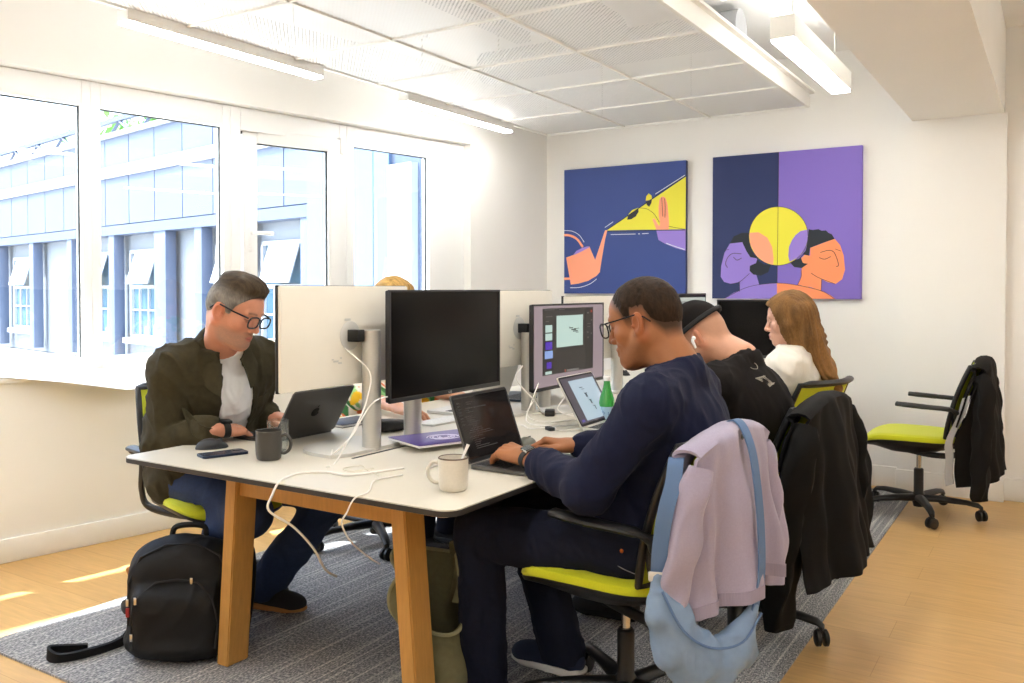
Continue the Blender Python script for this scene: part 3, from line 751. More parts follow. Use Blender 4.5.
# ------------------------------------------------------------------ long table
TT = 0.72                       # height of the table top
M_ttop = mat('cream_laminate', rgb(210, 203, 187), 0.42, noise=0.01, spec=0.4)
M_tedge = mat('dark_table_edge', rgb(40, 38, 38), 0.45)
M_ply = mat('birch_ply_edge', rgb(196, 160, 110), 0.5, noise=0.08, nscale=60, stretch=(1, 1, 8))
M_oak = mat('oak_leg', rgb(190, 140, 72), 0.42, noise=0.10, nscale=14, stretch=(9, 9, 1))
TX0, TX1, TY0, TY1 = -2.655, -1.285, 1.752, 5.74
tb = empty('long_table', ((TX0+TX1)/2, (TY0+TY1)/2, 0), 0, 'long cream topped work table on splayed wooden legs', 'table')
tcx, tcy = (TX0+TX1)/2, (TY0+TY1)/2
MB().prism(rrect(TX1-TX0-0.004, TY1-TY0-0.004, 0.05, 8), 0.003, (0, 0, TT-0.003)).build('table_top', M_ttop, tb)
MB().prism(rrect(TX1-TX0, TY1-TY0, 0.052, 8), 0.014, (0, 0, TT-0.0172)).build('edge_band', M_tedge, tb)
pl = MB(); o1 = rrect(TX1-TX0-0.006, TY1-TY0-0.006, 0.05, 8); o2 = rrect(TX1-TX0-0.10, TY1-TY0-0.10, 0.03, 8)
va = [pl.bm.verts.new((x, y, TT-0.0174)) for x, y in o1]; vb = [pl.bm.verts.new((x, y, TT-0.034)) for x, y in o2]
fs = [pl.bm.faces.new(vb[::-1]), pl.bm.faces.new(va)]
for i in range(len(va)): fs.append(pl.bm.faces.new([va[i], vb[i], vb[(i+1) % len(va)], va[(i+1) % len(va)]]))
pl._fin(fs); pl.build('chamfered_underside', M_ply, tb)
MB().box((-1.97-tcx, 2.30-tcy, TT+0.0008), (0.005, 0.16, 0.0009)).build('cable_slot', M_blackm, tb)
def trestle(y, yo):  
    f = MB()
    f.box((0, y-tcy, 0.638), (0.375, 0.03, 0.046), None, 0.004)
    f.build('cross_rail', M_oak, tb)
    for sx in (-1, 1):
        q = MB(); top = Vector((sx*0.352, y-tcy, 0.684)); bot = Vector((sx*0.408, y-tcy+yo, 0.009))
        hw, hd = 0.027, 0.046; vs = []
        for p in (bot, top):
            for dx, dy in ((-1, -1), (1, -1), (1, 1), (-1, 1)): vs.append(q.bm.verts.new(p+Vector((dx*hw, dy*hd, 0))))
        q._fin([q.bm.faces.new([vs[i] for i in ix]) for ix in ((3, 2, 1, 0), (4, 5, 6, 7), (0, 1, 5, 4), (1, 2, 6, 5), (2, 3, 7, 6), (3, 0, 4, 7))])
        bmesh.ops.bevel(q.bm, geom=q.bm.edges[:], offset=0.004, segments=2, affect='EDGES')
        for f_ in q.bm.faces: f_.smooth = True
        q.build('leg', M_oak, tb)
trestle(1.985, 0.0); trestle(3.75, 0); trestle(5.45, 0.0)
for sx in (-0.3, 0.3): MB().box((sx, 0, 0.655), (0.02, 1.75, 0.026), None, 0.003).build('long_rail', M_blackm, tb)
ct = MB(); ct.b(-0.02+0.25, 0.38, 2.35-tcy, 3.35-tcy, 0.52, 0.535, 0.002); ct.b(0.23, 0.245, 2.35-tcy, 3.35-tcy, 0.52, 0.62, 0.002); ct.b(0.365, 0.38, 2.35-tcy, 3.35-tcy, 0.52, 0.62, 0.002)
ct.build('cable_basket', M_blackm, tb)
ps = empty('power_strip', (-1.72+0.06, 2.42, 0.545), 0, 'black power strip with a blue plug in the basket under the table', 'power strip')
MB().box((0, 0.13, 0.028), (0.03, 0.18, 0.022), None, 0.006).build('strip_body', M_black, ps)
MB().box((0.0, 0.06, 0.065), (0.018, 0.02, 0.018), None, 0.004).build('blue_plug', mat('blue_plug_plastic', rgb(30, 60, 190), 0.4), ps)
MB().tube(crom([(0.0, -0.02, 0.05), (0.03, -0.06, 0.08), (0.02, -0.10, 0.05), (-0.02, -0.05, 0.02)], 6), 0.004, 8).build('flex', MATS['white_paper'], ps)

# ------------------------------------------------------------------ office chairs
M_lime = mat('lime_upholstery', rgb(206, 212, 20), 0.75, noise=0.05, nscale=300, bump=0.15, bscale=900, sheen=0.2)
M_limem = mat('lime_mesh_back', rgb(188, 196, 32), 0.7, noise=0.08, nscale=500, bump=0.2, bscale=1200)
def back_c(v):                      # centre-line of the backrest, v from bottom to top
    z = 0.475+0.385*v; x = -0.195-0.05*v-0.065*v*v
    return x, z
def make_chair(name='office_chair'):
    r = empty(name)
    hb = MB(); hb.lathe([(0, 0.045), (0.026, 0.045), (0.03, 0.06), (0.034, 0.075), (0.036, 0.11), (0.026, 0.125), (0.026, 0.255), (0.02, 0.262), (0, 0.262)], n=24)
    hb.build('hub_and_sleeve', M_black, r)
    MB().lathe([(0, 0.24), (0.0135, 0.24), (0.0135, 0.375), (0, 0.375)], n=20).build('gas_lift', M_chrome, r)
    for k in range(5):
        a = radians(72*k+36); d = Vector((cos(a), sin(a), 0)); t = Vector((-sin(a), cos(a), 0))
        l = MB(); P = [(0.02, 0.095, .030, .022), (0.12, 0.098, .026, .019), (0.24, 0.094, .021, .015), (0.30, 0.084, .018, .014), (0.322, 0.068, .013, .012)]
        rings = []
        for (x, z, wv, hh) in P:
            rings.append([l.bm.verts.new(d*x+t*(wv*cos(2*pi*q/12))+Vector((0, 0, z+hh*sin(2*pi*q/12)))) for q in range(12)])
        fs = []
        for i in range(len(P)-1):
            for q in range(12): fs.append(l.bm.faces.new([rings[i][q], rings[i][(q+1) % 12], rings[i+1][(q+1) % 12], rings[i+1][q]]))
        fs += [l.bm.faces.new(rings[0][::-1]), l.bm.faces.new(rings[-1])]; l._fin(fs)
        lg = l.build('leg', M_black, r)
        c = MB(); cc = d*0.315; wa = radians(72*k+70); ax = Vector((cos(wa), sin(wa), 0)); cz = 0.0375
        for s_ in (-1, 1):
            Rm = ax.to_track_quat('Z', 'Y').to_matrix()
            c.lathe([(0, -0.009), (0.022, -0.009), (0.0285, -0.006), (0.0285, 0.006), (0.022, 0.009), (0, 0.009)], cc+ax*0.014*s_+Vector((0, 0, cz-0.0087)), 22, Rm)
        c.tube([cc+Vector((0, 0, 0.07)), cc+Vector((0, 0, 0.03))], 0.009, 10)
        c.box(cc+Vector((0, 0, 0.05)), (0.02, 0.008, 0.012), rotz(wa), 0.006)
        c.build('castor', M_black, lg)
    # seat pan and pad
    def outline(n=48):
        out = []
        for k in range(n):
            a = 2*pi*k/n; ex = 0.55
            x = 0.235*math.copysign(abs(cos(a))**ex, cos(a)); y = 0.235*math.copysign(abs(sin(a))**ex, sin(a))
            out.append((x, y*(0.97+0.03*(x/0.235))))
        return out
    O = outline()
    def slab(mb, levels):
        """levels: (scale, z function of (x,y))"""
        rings = [[mb.bm.verts.new((x*s_*1.07+0.035, y*s_, zf(x*s_, y*s_))) for x, y in O] for s_, zf in levels]
        fs = []
        for i in range(len(rings)-1):
            for k in range(len(O)): fs.append(mb.bm.faces.new([rings[i][k], rings[i][(k+1) % len(O)], rings[i+1][(k+1) % len(O)], rings[i+1][k]]))
        fs += [mb.bm.faces.new(rings[0][::-1]), mb.bm.faces.new(rings[-1])]; mb._fin(fs); return mb
    def dish(x, y): return 0.012*(y/0.235)**2+0.006*(1-(x/0.235)**2)-0.028*max(0, (x-0.10)/0.135)**2+0.012*max(0, (-x-0.1)/0.13)**2
    pad = MB(); slab(pad, [(0.90, lambda x, y: 0.418+dish(x, y)), (0.98, lambda x, y: 0.424+dish(x, y)), (1.0, lambda x, y: 0.437+dish(x, y)), (0.985, lambda x, y: 0.450+dish(x, y)), (0.93, lambda x, y: 0.459+dish(x, y)), (0.8, lambda x, y: 0.463+dish(x, y)), (0.5, lambda x, y: 0.465+dish(x, y)), (0.2, lambda x, y: 0.4655+dish(x, y))])
    pad.build('seat', M_lime, r)
    pan = MB(); slab(pan, [(0.25, lambda x, y: 0.352), (0.45, lambda x, y: 0.358+dish(x, y)*.4), (0.75, lambda x, y: 0.388+dish(x, y)), (0.97, lambda x, y: 0.412+dish(x, y)), (0.995, lambda x, y: 0.426+dish(x, y)), (0.9, lambda x, y: 0.43+dish(x, y))])
    pan.build('seat_shell', M_black, r)
    # backrest
    hw = lambda v: 0.205+0.012*sin(pi*v)-0.0*v
    def bp(u, v):
        x, z = back_c(v); yy = (u*2-1)*hw(v); return (x+0.045*(2*u-1)**2, yy, z)
    MB().grid(bp, 17, 15, 0.016).build('backrest', M_limem, r)
    fr = MB(); path = [Vector(bp(0, v/10)) for v in range(0, 11)]+[Vector(bp(u/10, 1)) for u in range(1, 10)]+[Vector(bp(1, 1-v/10)) for v in range(0, 11)]+[Vector(bp(1-u/10, 0)) for u in range(1, 10)]
    path.append(path[0]); fr.tube(path, 0.0125, 10, caps=False)
    tp = [Vector(bp(u/12, 1))+Vector((-0.012-0.02*(1-abs(2*u/12-1)), 0, 0.008)) for u in range(0, 13)]
    fr.tube(tp, [0.006]+[0.019]*11+[0.006], 12, flat=((0, 0, 1), 0.7))
    fr.build('back_frame', M_black, r)
    sp = MB()
    for s_ in (-1, 1):
        sp.tube(crom([(0.06, s_*0.07, 0.372), (-0.08, s_*0.12, 0.362), (-0.20, s_*0.19, 0.385), (-0.222, s_*0.208, 0.45), (-0.195, s_*0.215, 0.54), (-0.2, s_*0.213, 0.62)], 6), [0.016]*31, 10, flat=((0, 1, 0), 0.75))
    sp.build('back_support', M_black, r)
    for s_ in (-1, 1):
        a = MB(); a.tube(crom([(-0.205, s_*0.214, 0.575), (-0.205, s_*0.245, 0.615), (-0.17, s_*0.262, 0.635), (-0.05, s_*0.268, 0.642), (0.06, s_*0.266, 0.648), (0.09, s_*0.264, 0.65)], 6),
                         [0.016]*6+[0.019]*6+[0.026]*6+[0.028]*6+[0.026]*6+[0.016], 12, flat=((0, 0, 1), 0.5))
        a.build('armrest', M_black, r)
    return r
CH = 'office chairs with lime upholstery'
chair0 = make_chair()
def put_chair(x, y, deg, label, first=False):
    c = chair0 if first else copy_tree(chair0)
    c.location = (x, y, 0.008); c.rotation_euler = (0, 0, radians(deg)); tag(c, label, 'chair', CH); return c
put_chair(-1.085, 2.36, 176, 'lime seated office chair under the man in the navy sweater, draped with a lilac cardigan', True)
put_chair(-1.02, 3.2, 178, 'lime office chair under the man in the black cap, draped with a black coat')
put_chair(-1.13, 4.05, 164, 'lime backed office chair carrying the long haired woman in white')
put_chair(-2.90, 2.33, -16, 'lime office chair carrying the man in the olive jacket at the window side')
put_chair(-2.90, 3.32, -4, 'office chair of the blond person hidden behind the large screens')
put_chair(-0.665, 5.37, 181, 'empty lime office chair by the back wall with a dark coat over its back')

# ------------------------------------------------------------------ monitors
M_bez = mat('monitor_bezel', rgb(30, 31, 33), 0.4)
M_mback = mat('monitor_back_white', rgb(230, 224, 210), 0.45, noise=0.01)
M_scr = mat('black_screen', rgb(5, 5, 6), 0.22, spec=0.22)
def emis(name, col, s=1.0, rough=0.3):
    return mat(name, (0.01, 0.01, 0.01), rough, emit=col, estr=s*EMIS, spec=0.3)
def monitor(y, z0, wd, ht, face, x, label, post_y=None, post_x=None, backmat=None, yaw=0.0, loc=None, screen=None, base='disc', posth=None, foot=0.0):
    """face=+1: screen looks towards +X. Local frame: screen normal = +x, width along y"""
    loc = loc or (x, y, TT)
    r = empty('monitor', loc, (0 if face > 0 else pi)+yaw, label, 'monitor', None)
    z0 -= TT; py = 0.0 if post_y is None else (post_y-y)*(1 if face > 0 else -1); px = -0.065 if post_x is None else post_x
    zc = z0+ht/2
    MB().box((-0.008, 0, zc), (0.0075, wd/2-0.002, ht/2-0.002), None, 0.005).build('back_cover', backmat or M_mback, r)
    b = MB(); e = 0.008; chin = 0.016
    b.box((0.004, 0, z0+chin/2), (0.0055, wd/2, chin/2), None, 0.002); b.box((0.004, 0, z0+ht-e/2), (0.0055, wd/2, e/2), None, 0.002)
    for s_ in (-1, 1): b.box((0.004, s_*(wd/2-e/2), zc), (0.0055, e/2, ht/2), None, 0.002)
    b.build('bezel', M_bez, r)
    s = MB().box((0.0025, 0, z0+chin+(ht-chin-e)/2), (0.003, wd/2-e, (ht-chin-e)/2)).build('screen', M_scr, r)
    st = MB()
    ph = posth if posth else z0+ht*0.62
    prof = [(0, 0.0), (0.033, 0.0), (0.033, ph-0.003), (0.030, ph), (0, ph)]
    st.lathe(prof, (px, py, 0.004), 28); st.build('stand_post', M_alu, r)
    v = MB(); v.box((px*0.5-0.01, 0, zc), (abs(px)*0.5-0.006, 0.017, 0.021), None, 0.004); v.build('mount', M_black, r)
    MB().lathe([(0, -0.012), (0.045, -0.012), (0.05, 0), (0.045, 0.003), (0, 0.003)], (-0.017, 0, zc), 28, Matrix.Rotation(radians(-90), 3, 'Y')).build('mount_plate', M_silver, r)
    bs = MB()
    if base == 'ring':
        oo = [(0.22*abs(sin(pi*k/40))**.7, -0.20*math.copysign(abs(cos(pi*k/40))**.7, cos(pi*k/40))) for k in range(41)]
        bs.prism([(-0.03, -0.14)]+oo+[(-0.03, 0.14)], 0.011, (px, py, 0.0008))
    else:
        bs.lathe([(0, 0.0008), (0.118, 0.0008), (0.12, 0.006), (0.11, 0.012), (0, 0.014)], (px+(0.06 if base == 'disc' else .1), py, 0), 40)
    bs.build('stand_base', M_silver, r)
    return r, s, z0
def dots(r, z0, ht):
    d = MB(); zc = z0+ht/2
    for (yy, zz, a, b_) in ((0.07, -0.085, 0.012, 0.003), (0.05, -0.092, 0.008, 0.003), (0.045, -0.075, 0.003, 0.003), (0.085, -0.078, 0.004, 0.002), (0.012, 0.055, 0.014, 0.004), (-0.09, -0.12, 0.002, 0.002)):
        d.box((-0.0160, yy, zc+zz), (0.001, a, b_))
    d.build('rear_ports', M_silver, r)
# the near pair
r, s, z0 = monitor(2.664, 0.882, 0.70, 0.395, 1, -1.965, 'large switched-off black monitor in front of the navy sweater man', post_y=2.53, posth=0.26, base='disc', backmat=M_bez)
lg = MB(); zz = z0+0.008
lg.box((0.0098, -0.008, zz), (0.0005, 0.0008, 0.004)); lg.box((0.0098, -0.0055, zz-0.0034), (0.0005, 0.0028, 0.0007))
lg.tube([(0.0098, 0.006+0.004*cos(a), zz+0.004*sin(a)) for a in [radians(40+i*22) for i in range(13)]], 0.0008, 6); lg.box((0.0098, 0.0085, zz), (0.0005, 0.0022, 0.0007))
lg.build('maker_mark', M_silver, r)
r, s, z0 = monitor(2.243, 0.947, 0.635, 0.345, -1, -2.09, 'white backed monitor facing the man in the olive jacket', post_y=2.297, posth=0.415, base='ring'); dots(r, z0, 0.345)
r, s, z0 = monitor(3.37, 0.93, 0.62, 0.345, -1, -2.10, 'white backed monitor facing the blond person, second along the window side', posth=0.36, base='ring'); dots(r, z0, 0.345)
r, s, z0 = monitor(4.12, 0.90, 0.62, 0.345, -1, -2.10, 'white backed monitor at the far end of the window side, behind the lit screen', post_y=4.30, posth=0.40, base='ring'); dots(r, z0, 0.345)
# lit screen with a layout program
r, s, z0 = monitor(3.63, 0.822, 0.70, 0.39, 1, -1.965, 'monitor showing a dark editing program with thumbnails, beside the green bottle', post_y=3.50, posth=0.24, backmat=M_bez, base='disc2')
def scr(parts_list, r, wd, ht, z0, xo=0.0062, chin=0.016, e=0.008):
    for i, (nm, m, rects) in enumerate(parts_list):
        q = MB()
        for (u0, v0, u1, v1) in rects:
            ya, yb = -(wd/2-e)+(wd-2*e)*u0, -(wd/2-e)+(wd-2*e)*u1; za, zb = z0+chin+(ht-chin-e)*v0, z0+chin+(ht-chin-e)*v1
            q.b(xo+0.0003*i, xo+0.0003*i+0.0003, ya, yb, za, zb)
        q.build(nm, m, s)
SW_ = emis('screen_pinkish_desktop', rgb(176, 156, 162), 0.6); SD = emis('screen_dark_window', rgb(56, 50, 48), 0.5); SL = emis('screen_pale_page', rgb(196, 222, 212), 0.75)
ST = emis('screen_toolbar', rgb(34, 30, 30), 0.5); SP = emis('screen_violet_thumb', rgb(84, 40, 190), 0.7); SG = emis('screen_grey_text', rgb(150, 146, 142), 0.5); SR = emis('screen_red_dot', rgb(220, 90, 60), 0.6); SB_ = emis('screen_blue_thumb', rgb(150, 180, 240), 0.7)
scr([('desktop', SW_, [(0, 0, 1, 1)]), ('editor_window', SD, [(0.115, 0.14, 0.84, 0.965)]), ('toolbar', ST, [(0.115, 0.93, 0.84, 0.965), (0.72, 0.14, 0.84, 0.93)]),
     ('page', SL, [(0.30, 0.47, 0.68, 0.87), (0.15, 0.67, 0.24, 0.76), (0.15, 0.57, 0.24, 0.655), (0.15, 0.15, 0.235, 0.185)]), ('violet_thumbnail', SP, [(0.15, 0.455, 0.24, 0.55)]), ('violet_picture', SP, [(0.165, 0.22, 0.23, 0.30)]), ('blue_thumbnail', SB_, [(0.14, 0.345, 0.245, 0.44)]),
     ('menu_text', SG, [(0.15, 0.86, 0.24, 0.87), (0.15, 0.80, 0.19, 0.81), (0.13, 0.945, 0.27, 0.951), (0.33, 0.945, 0.41, 0.951), (0.74, 0.88, 0.77, 0.9), (0.80, 0.78, 0.82, 0.8), (0.745, 0.74, 0.80, 0.75), (0.745, 0.7, 0.79, 0.71), (0.74, 0.62, 0.765, 0.64), (0.80, 0.6, 0.82, 0.62), (0.44, 0.15, 0.62, 0.175), (0.745, 0.55, 0.77, 0.57)]),
     ('drawing_strokes', ST, [(0.475, 0.70, 0.53, 0.712), (0.505, 0.675, 0.575, 0.69), (0.53, 0.655, 0.60, 0.668), (0.57, 0.64, 0.61, 0.648), (0.47, 0.715, 0.49, 0.72), (0.545, 0.69, 0.62, 0.697)]), ('red_button', SR, [(0.795, 0.895, 0.82, 0.925), (0.41, 0.15, 0.425, 0.18)])], r, 0.70, 0.39, z0)
# far monitors
r, s, z0 = monitor(4.60, 0.87, 0.66, 0.385, 1, -1.79, 'monitor with a pale lit screen, just showing above the black cap', posth=0.26, backmat=M_bez, yaw=radians(-4))
scr([('desktop', emis('screen_pale_grey', rgb(196, 204, 196), 0.7), [(0.0, 0.0, 1, 0.96)]), ('page_text', SG, [(0.5, 0.88, 0.8, 0.9), (0.55, 0.83, 0.75, 0.85)]), ('dark_badge', ST, [(0.87, 0.79, 0.96, 0.86)])], r, 0.66, 0.385, z0)
r, s, z0 = monitor(0, 0.835, 0.585, 0.375, 1, 0, 'switched-off black monitor below the two-heads canvas at the far table end', loc=(-1.615, 5.60, TT), yaw=radians(-78), posth=0.28, backmat=M_bez)
# ------------------------------------------------------------------ people
def nv(a): a = np.array(a, float); return a/np.linalg.norm(a)
def head_frame(yaw_vec, pitch_down, roll=0.0):
    f0 = nv([yaw_vec[0], yaw_vec[1], 0]); l = np.cross([0, 0, 1], f0); p = radians(pitch_down)
    f = f0*cos(p)-np.array([0, 0, 1])*sin(p); u = np.cross(f, l)
    if roll:
        r = radians(roll); l, u = l*cos(r)+u*sin(r), u*cos(r)-l*sin(r)
    return np.stack([f, l, u], 1)
class HF:
    """head frame: local (x forward, y left, z up)"""
    def __init__(s, c, R, sc): s.c = np.array(c, float); s.R = R; s.s = sc
    def p(s, *q): return s.c+s.R@(np.array(q, float)*s.s)
    def inv(s, P): return ((np.asarray(P)-s.c)@s.R)/s.s
    def cone(s, a, b, ra, rb, flat=None): return cone(s.p(*a), s.p(*b), ra*s.s, rb*s.s, None if flat is None else (s.R@np.array(flat[0], float), flat[1]))
    def ball(s, a, r): return ball(s.p(*a), r*s.s)
    def ell(s, a, r, Rl=None):
        return ell(s.p(*a), np.array(r)*s.s, s.R if Rl is None else s.R@Rl)
def rotm(axis, deg): return np.array(Matrix.Rotation(radians(deg), 3, Vector(axis)))
def skull(F, h, fem=False, grow=0.0):
    g = grow
    F.add(h.ell((-.012, 0, .032), (.096+g, .076+g, .086+g)), 0)
    F.add(h.ell((-.042, 0, .0), (.066+g, .064+g, .07+g)), .02)
    F.add(h.ell((.030, 0, .035), (.064+g, .062+g, .062+g)), .02)
def head_prims(F, h, c7, fem=False, neck=0.055, heavy=0.0):
    skull(F, h)
    jw = .046 if fem else .053
    F.add(h.ell((.028, 0, -.030), (.062, .057, .075)), .02)
    for s_ in (-1, 1):
        F.add(h.cone((-.014, s_*jw, -.045), (.064, s_*.016, -.099), .024+heavy, .019+heavy), .022)
        F.add(h.ball((.054, s_*.040, -.026), .025), .02)
        F.add(h.cone((.080, s_*.038, .021), (.090, s_*.010, .017), .010, .010), .014)
    F.add(h.ball((.073, 0, -.100), .018+heavy), .018)
    F.add(h.ell((.070, 0, -.062), (.024, .030, .034)), .016)
    if heavy: F.add(h.ell((.03, 0, -.10), (.05, .045, .028)), .03)
    for s_ in (-1, 1):
        F.sub(h.ball((.103, s_*.033, .001), .0165), .012)
        F.add(h.ball((.0735, s_*.032, .0), .0145), .003)
    F.add(h.cone((.090, 0, .010), (.111, 0, -.033), .0075, .0105), .010)
    for s_ in (-1, 1): F.add(h.ball((.099, s_*.0125, -.038), .009), .007)
    F.add(h.cone((.088, .018, -.0665), (.0965, 0, -.063), .006, .0065), .006); F.add(h.cone((.088, -.018, -.0665), (.0965, 0, -.063), .006, .0065), .006)
    F.add(h.cone((.087, .016, -.0755), (.094, 0, -.0775), .0065, .0075), .006); F.add(h.cone((.087, -.016, -.0755), (.094, 0, -.0775), .0065, .0075), .006)
    for s_ in (-1, 1):
        Rl = rotm((0, 0, 1), -s_*24) @ rotm((0, 1, 0), -12)
        F.add(h.ell((-.012, s_*.078, -.010), (.0215, .0088, .0335), Rl), .004)
        F.add(h.ball((-.006, s_*.074, -.034), .008), .008)
        F.sub(h.ell((-.007, s_*.0885, -.007), (.0125, .0105, .0215), Rl), .002)
        F.add(h.ball((.004, s_*.080, -.013), .0055), .003)
    a = h.p(-.030, 0, -.055); F.add(cone(a, np.array(c7), neck*h.s*1.02, neck*1.06), .03)
def hand_prims(F, wr, d, up, thumb, curl=(22, 38, 25), spread=1.0, s=1.0, fa=None, lift=0.0, tcurl=0.0):
    wr = np.array(wr, float); d = nv(d); up = np.array(up, float); up = nv(up-d*(up@d)); lat = np.cross(up, d)*thumb   # towards the thumb
    P = lambda x, y, z: wr+(d*x+lat*y+up*z)*s
    if fa is not None: F.add(cone(np.array(fa), wr, .036*s, .027*s, (up, .8)), .01)
    F.add(cone(wr-d*.02*s, P(.025, 0, 0), .026*s, .027*s, (up, .72)), .012)
    ys = [.031, .0105, -.0105, -.030]; ln = [(.043, .026, .021), (.048, .030, .022), (.044, .028, .021), (.034, .021, .018)]; kx = [.088, .092, .087, .078]; r0 = [.0095, .0098, .0092, .0082]
    for y, x in zip(ys, kx): F.add(cone(P(.012, y*.55, -.002), P(x, y, 0), .015*s, .0122*s), .012)
    F.add(ell(P(.05, 0, -.006), (.044*s, .038*s, .014*s), np.stack([d, lat, up], 1)), .01)
    for i, (y, x) in enumerate(zip(ys, kx)):
        q = P(x, y, 0.0); an = 0; fan = (1.5-i)*3.5*spread
        dd = d*cos(radians(fan))+lat*sin(radians(fan)); r = r0[i]*s
        for j in range(3):
            an += curl[j]+(2*i if j == 0 else 0)-(lift if j == 0 else 0); v = dd*cos(radians(an))-up*sin(radians(an)); q2 = q+v*ln[i][j]*s
            F.add(cone(q, q2, r*(1.06 if j == 0 else 1), r*.9), .0035 if j == 0 else .002); q = q2; r *= .9
    t0, t1, t2, t3 = P(.016, .020, -.010), P(.048, .044, -.018), P(.080, .050-tcurl*.3, -.022), P(.104, .046-tcurl, -.026)
    F.add(cone(t0, t1, .0155*s, .0125*s), .010); F.add(cone(t1, t2, .0122*s, .0105*s), .004); F.add(cone(t2, t3, .0105*s, .0082*s), .003)
def tframe(J):
    up = nv(np.array(J['C7'])-np.array(J['pelvis'])); f = np.array(J['fwd'], float); f = nv(f-up*(f@up)); l = np.cross(up, f); return f, l, up
def torso_prims(F, J, o=0.0, w=1.0, k=.05, belly=0.0):
    """o: how far outside the skin, w: build"""
    f, l, up = tframe(J); g = lambda n: np.array(J[n], float)
    def fr(a, b):
        u = nv(b-a); ff = nv(f-u*(f@u)); return np.stack([ff, np.cross(u, ff), u], 1)
    pe, wa, ch, c7 = g('pelvis'), g('waist'), g('chest'), g('C7')
    F.add(ell(pe+np.array([0, 0, .01]), (.125*w+o, .172*w+o, .12+o), fr(pe, wa)), 0)
    F.add(ell((pe+wa)/2, (.112*w+o, .150*w+o, .14+o), fr(pe, wa)), k)
    F.add(ell(wa+f*belly, (.115*w+o, .148*w+o, .13+o), fr(wa, ch)), k)
    F.add(ell(ch, (.118*w+o, .168*w+o, .175+o), fr(ch, c7)), k)
    shm = (g('shL')+g('shR'))/2
    F.add(cone(g('shL')*.75+shm*.25, g('shR')*.75+shm*.25, .066+o, .066+o), k)
    for s_ in ('shL', 'shR'):
        F.add(ball(g(s_), .058*w+o), .04)
        F.add(cone(c7+np.array([0, 0, -.0]), g(s_)*.8+c7*.2+np.array([0, 0, .012]), .05+o, .045+o), .04)
def arm_prims(F, J, side, o=0.0, upto=1.0, k=.03, r=(.054, .046, .044, .030)):
    g = lambda n: np.array(J[n+side], float); sh, el, wr = g('sh'), g('el'), g('wr')
    F.add(cone(sh, el, r[0]+o, r[1]+o), k); F.add(ball(el, r[1]+o), .02)
    if upto > 0: F.add(cone(el, el+(wr-el)*upto, r[2]+o, r[2]+(r[3]-r[2])*upto+o), .02)
def leg_prims(F, J, side, o=0.0, k=.04, r=(.088, .062, .058, .042), upto=1.0, hem=0.0):
    g = lambda n: np.array(J[n+side], float); hp, kn, an = g('hip'), g('kn'), g('an')
    F.add(cone(hp, kn, r[0]+o, r[1]+o), k); F.add(ball(kn, r[1]+o), .02); F.add(cone(kn, kn+(an-kn)*upto, r[2]+o, r[3]+o+hem), .03)
def bbox(J, names, pad):
    P = np.array([J[n] for n in names], float); return P.min(0)-pad, P.max(0)+pad
class Person:
    def __init__(s, label, J, head, skin, base):
        s.J = {k: np.array(v, float) for k, v in J.items()}; s.h = head; s.base = base; s.skin = skin; s.label = label; s.parts = []
    def add_body(s, V, Q, C): s.parts.append((V, Q, C))
    def finish_body(s, m):
        off = 0; VV, QQ, CC = [], [], []
        for V, Q, C in s.parts: VV.append(V); QQ.append(Q+off); CC.append(C); off += len(V)
        me = np_mesh('person', np.concatenate(VV), np.concatenate(QQ), s.base, np.concatenate(CC))
        o = link_mesh('person', me, m, loc=s.base); tag(o, s.label, 'person'); s.o = o; return o
    def child(s, name, F, m, it=1, disp=None, color=None, lam=.5, par=None):
        V, Q = F.mesh(); V = smooth_mesh(V, Q, it, lam) if it else V
        if disp is not None: V = V+vnormals(V, Q)*disp(V)[:, None]
        c = color(V) if color else None
        me = np_mesh(name, V, Q, s.base, c); return link_mesh(name, me, m, parent=par or s.o)
    def mesh_child(s, name, mb, m, par=None, angle=40):
        for v in mb.bm.verts: v.co -= Vector(s.base)
        return mb.build(name, m, par or s.o, angle=angle)
SK = lambda r, g, b: np.array(rgb(r, g, b))
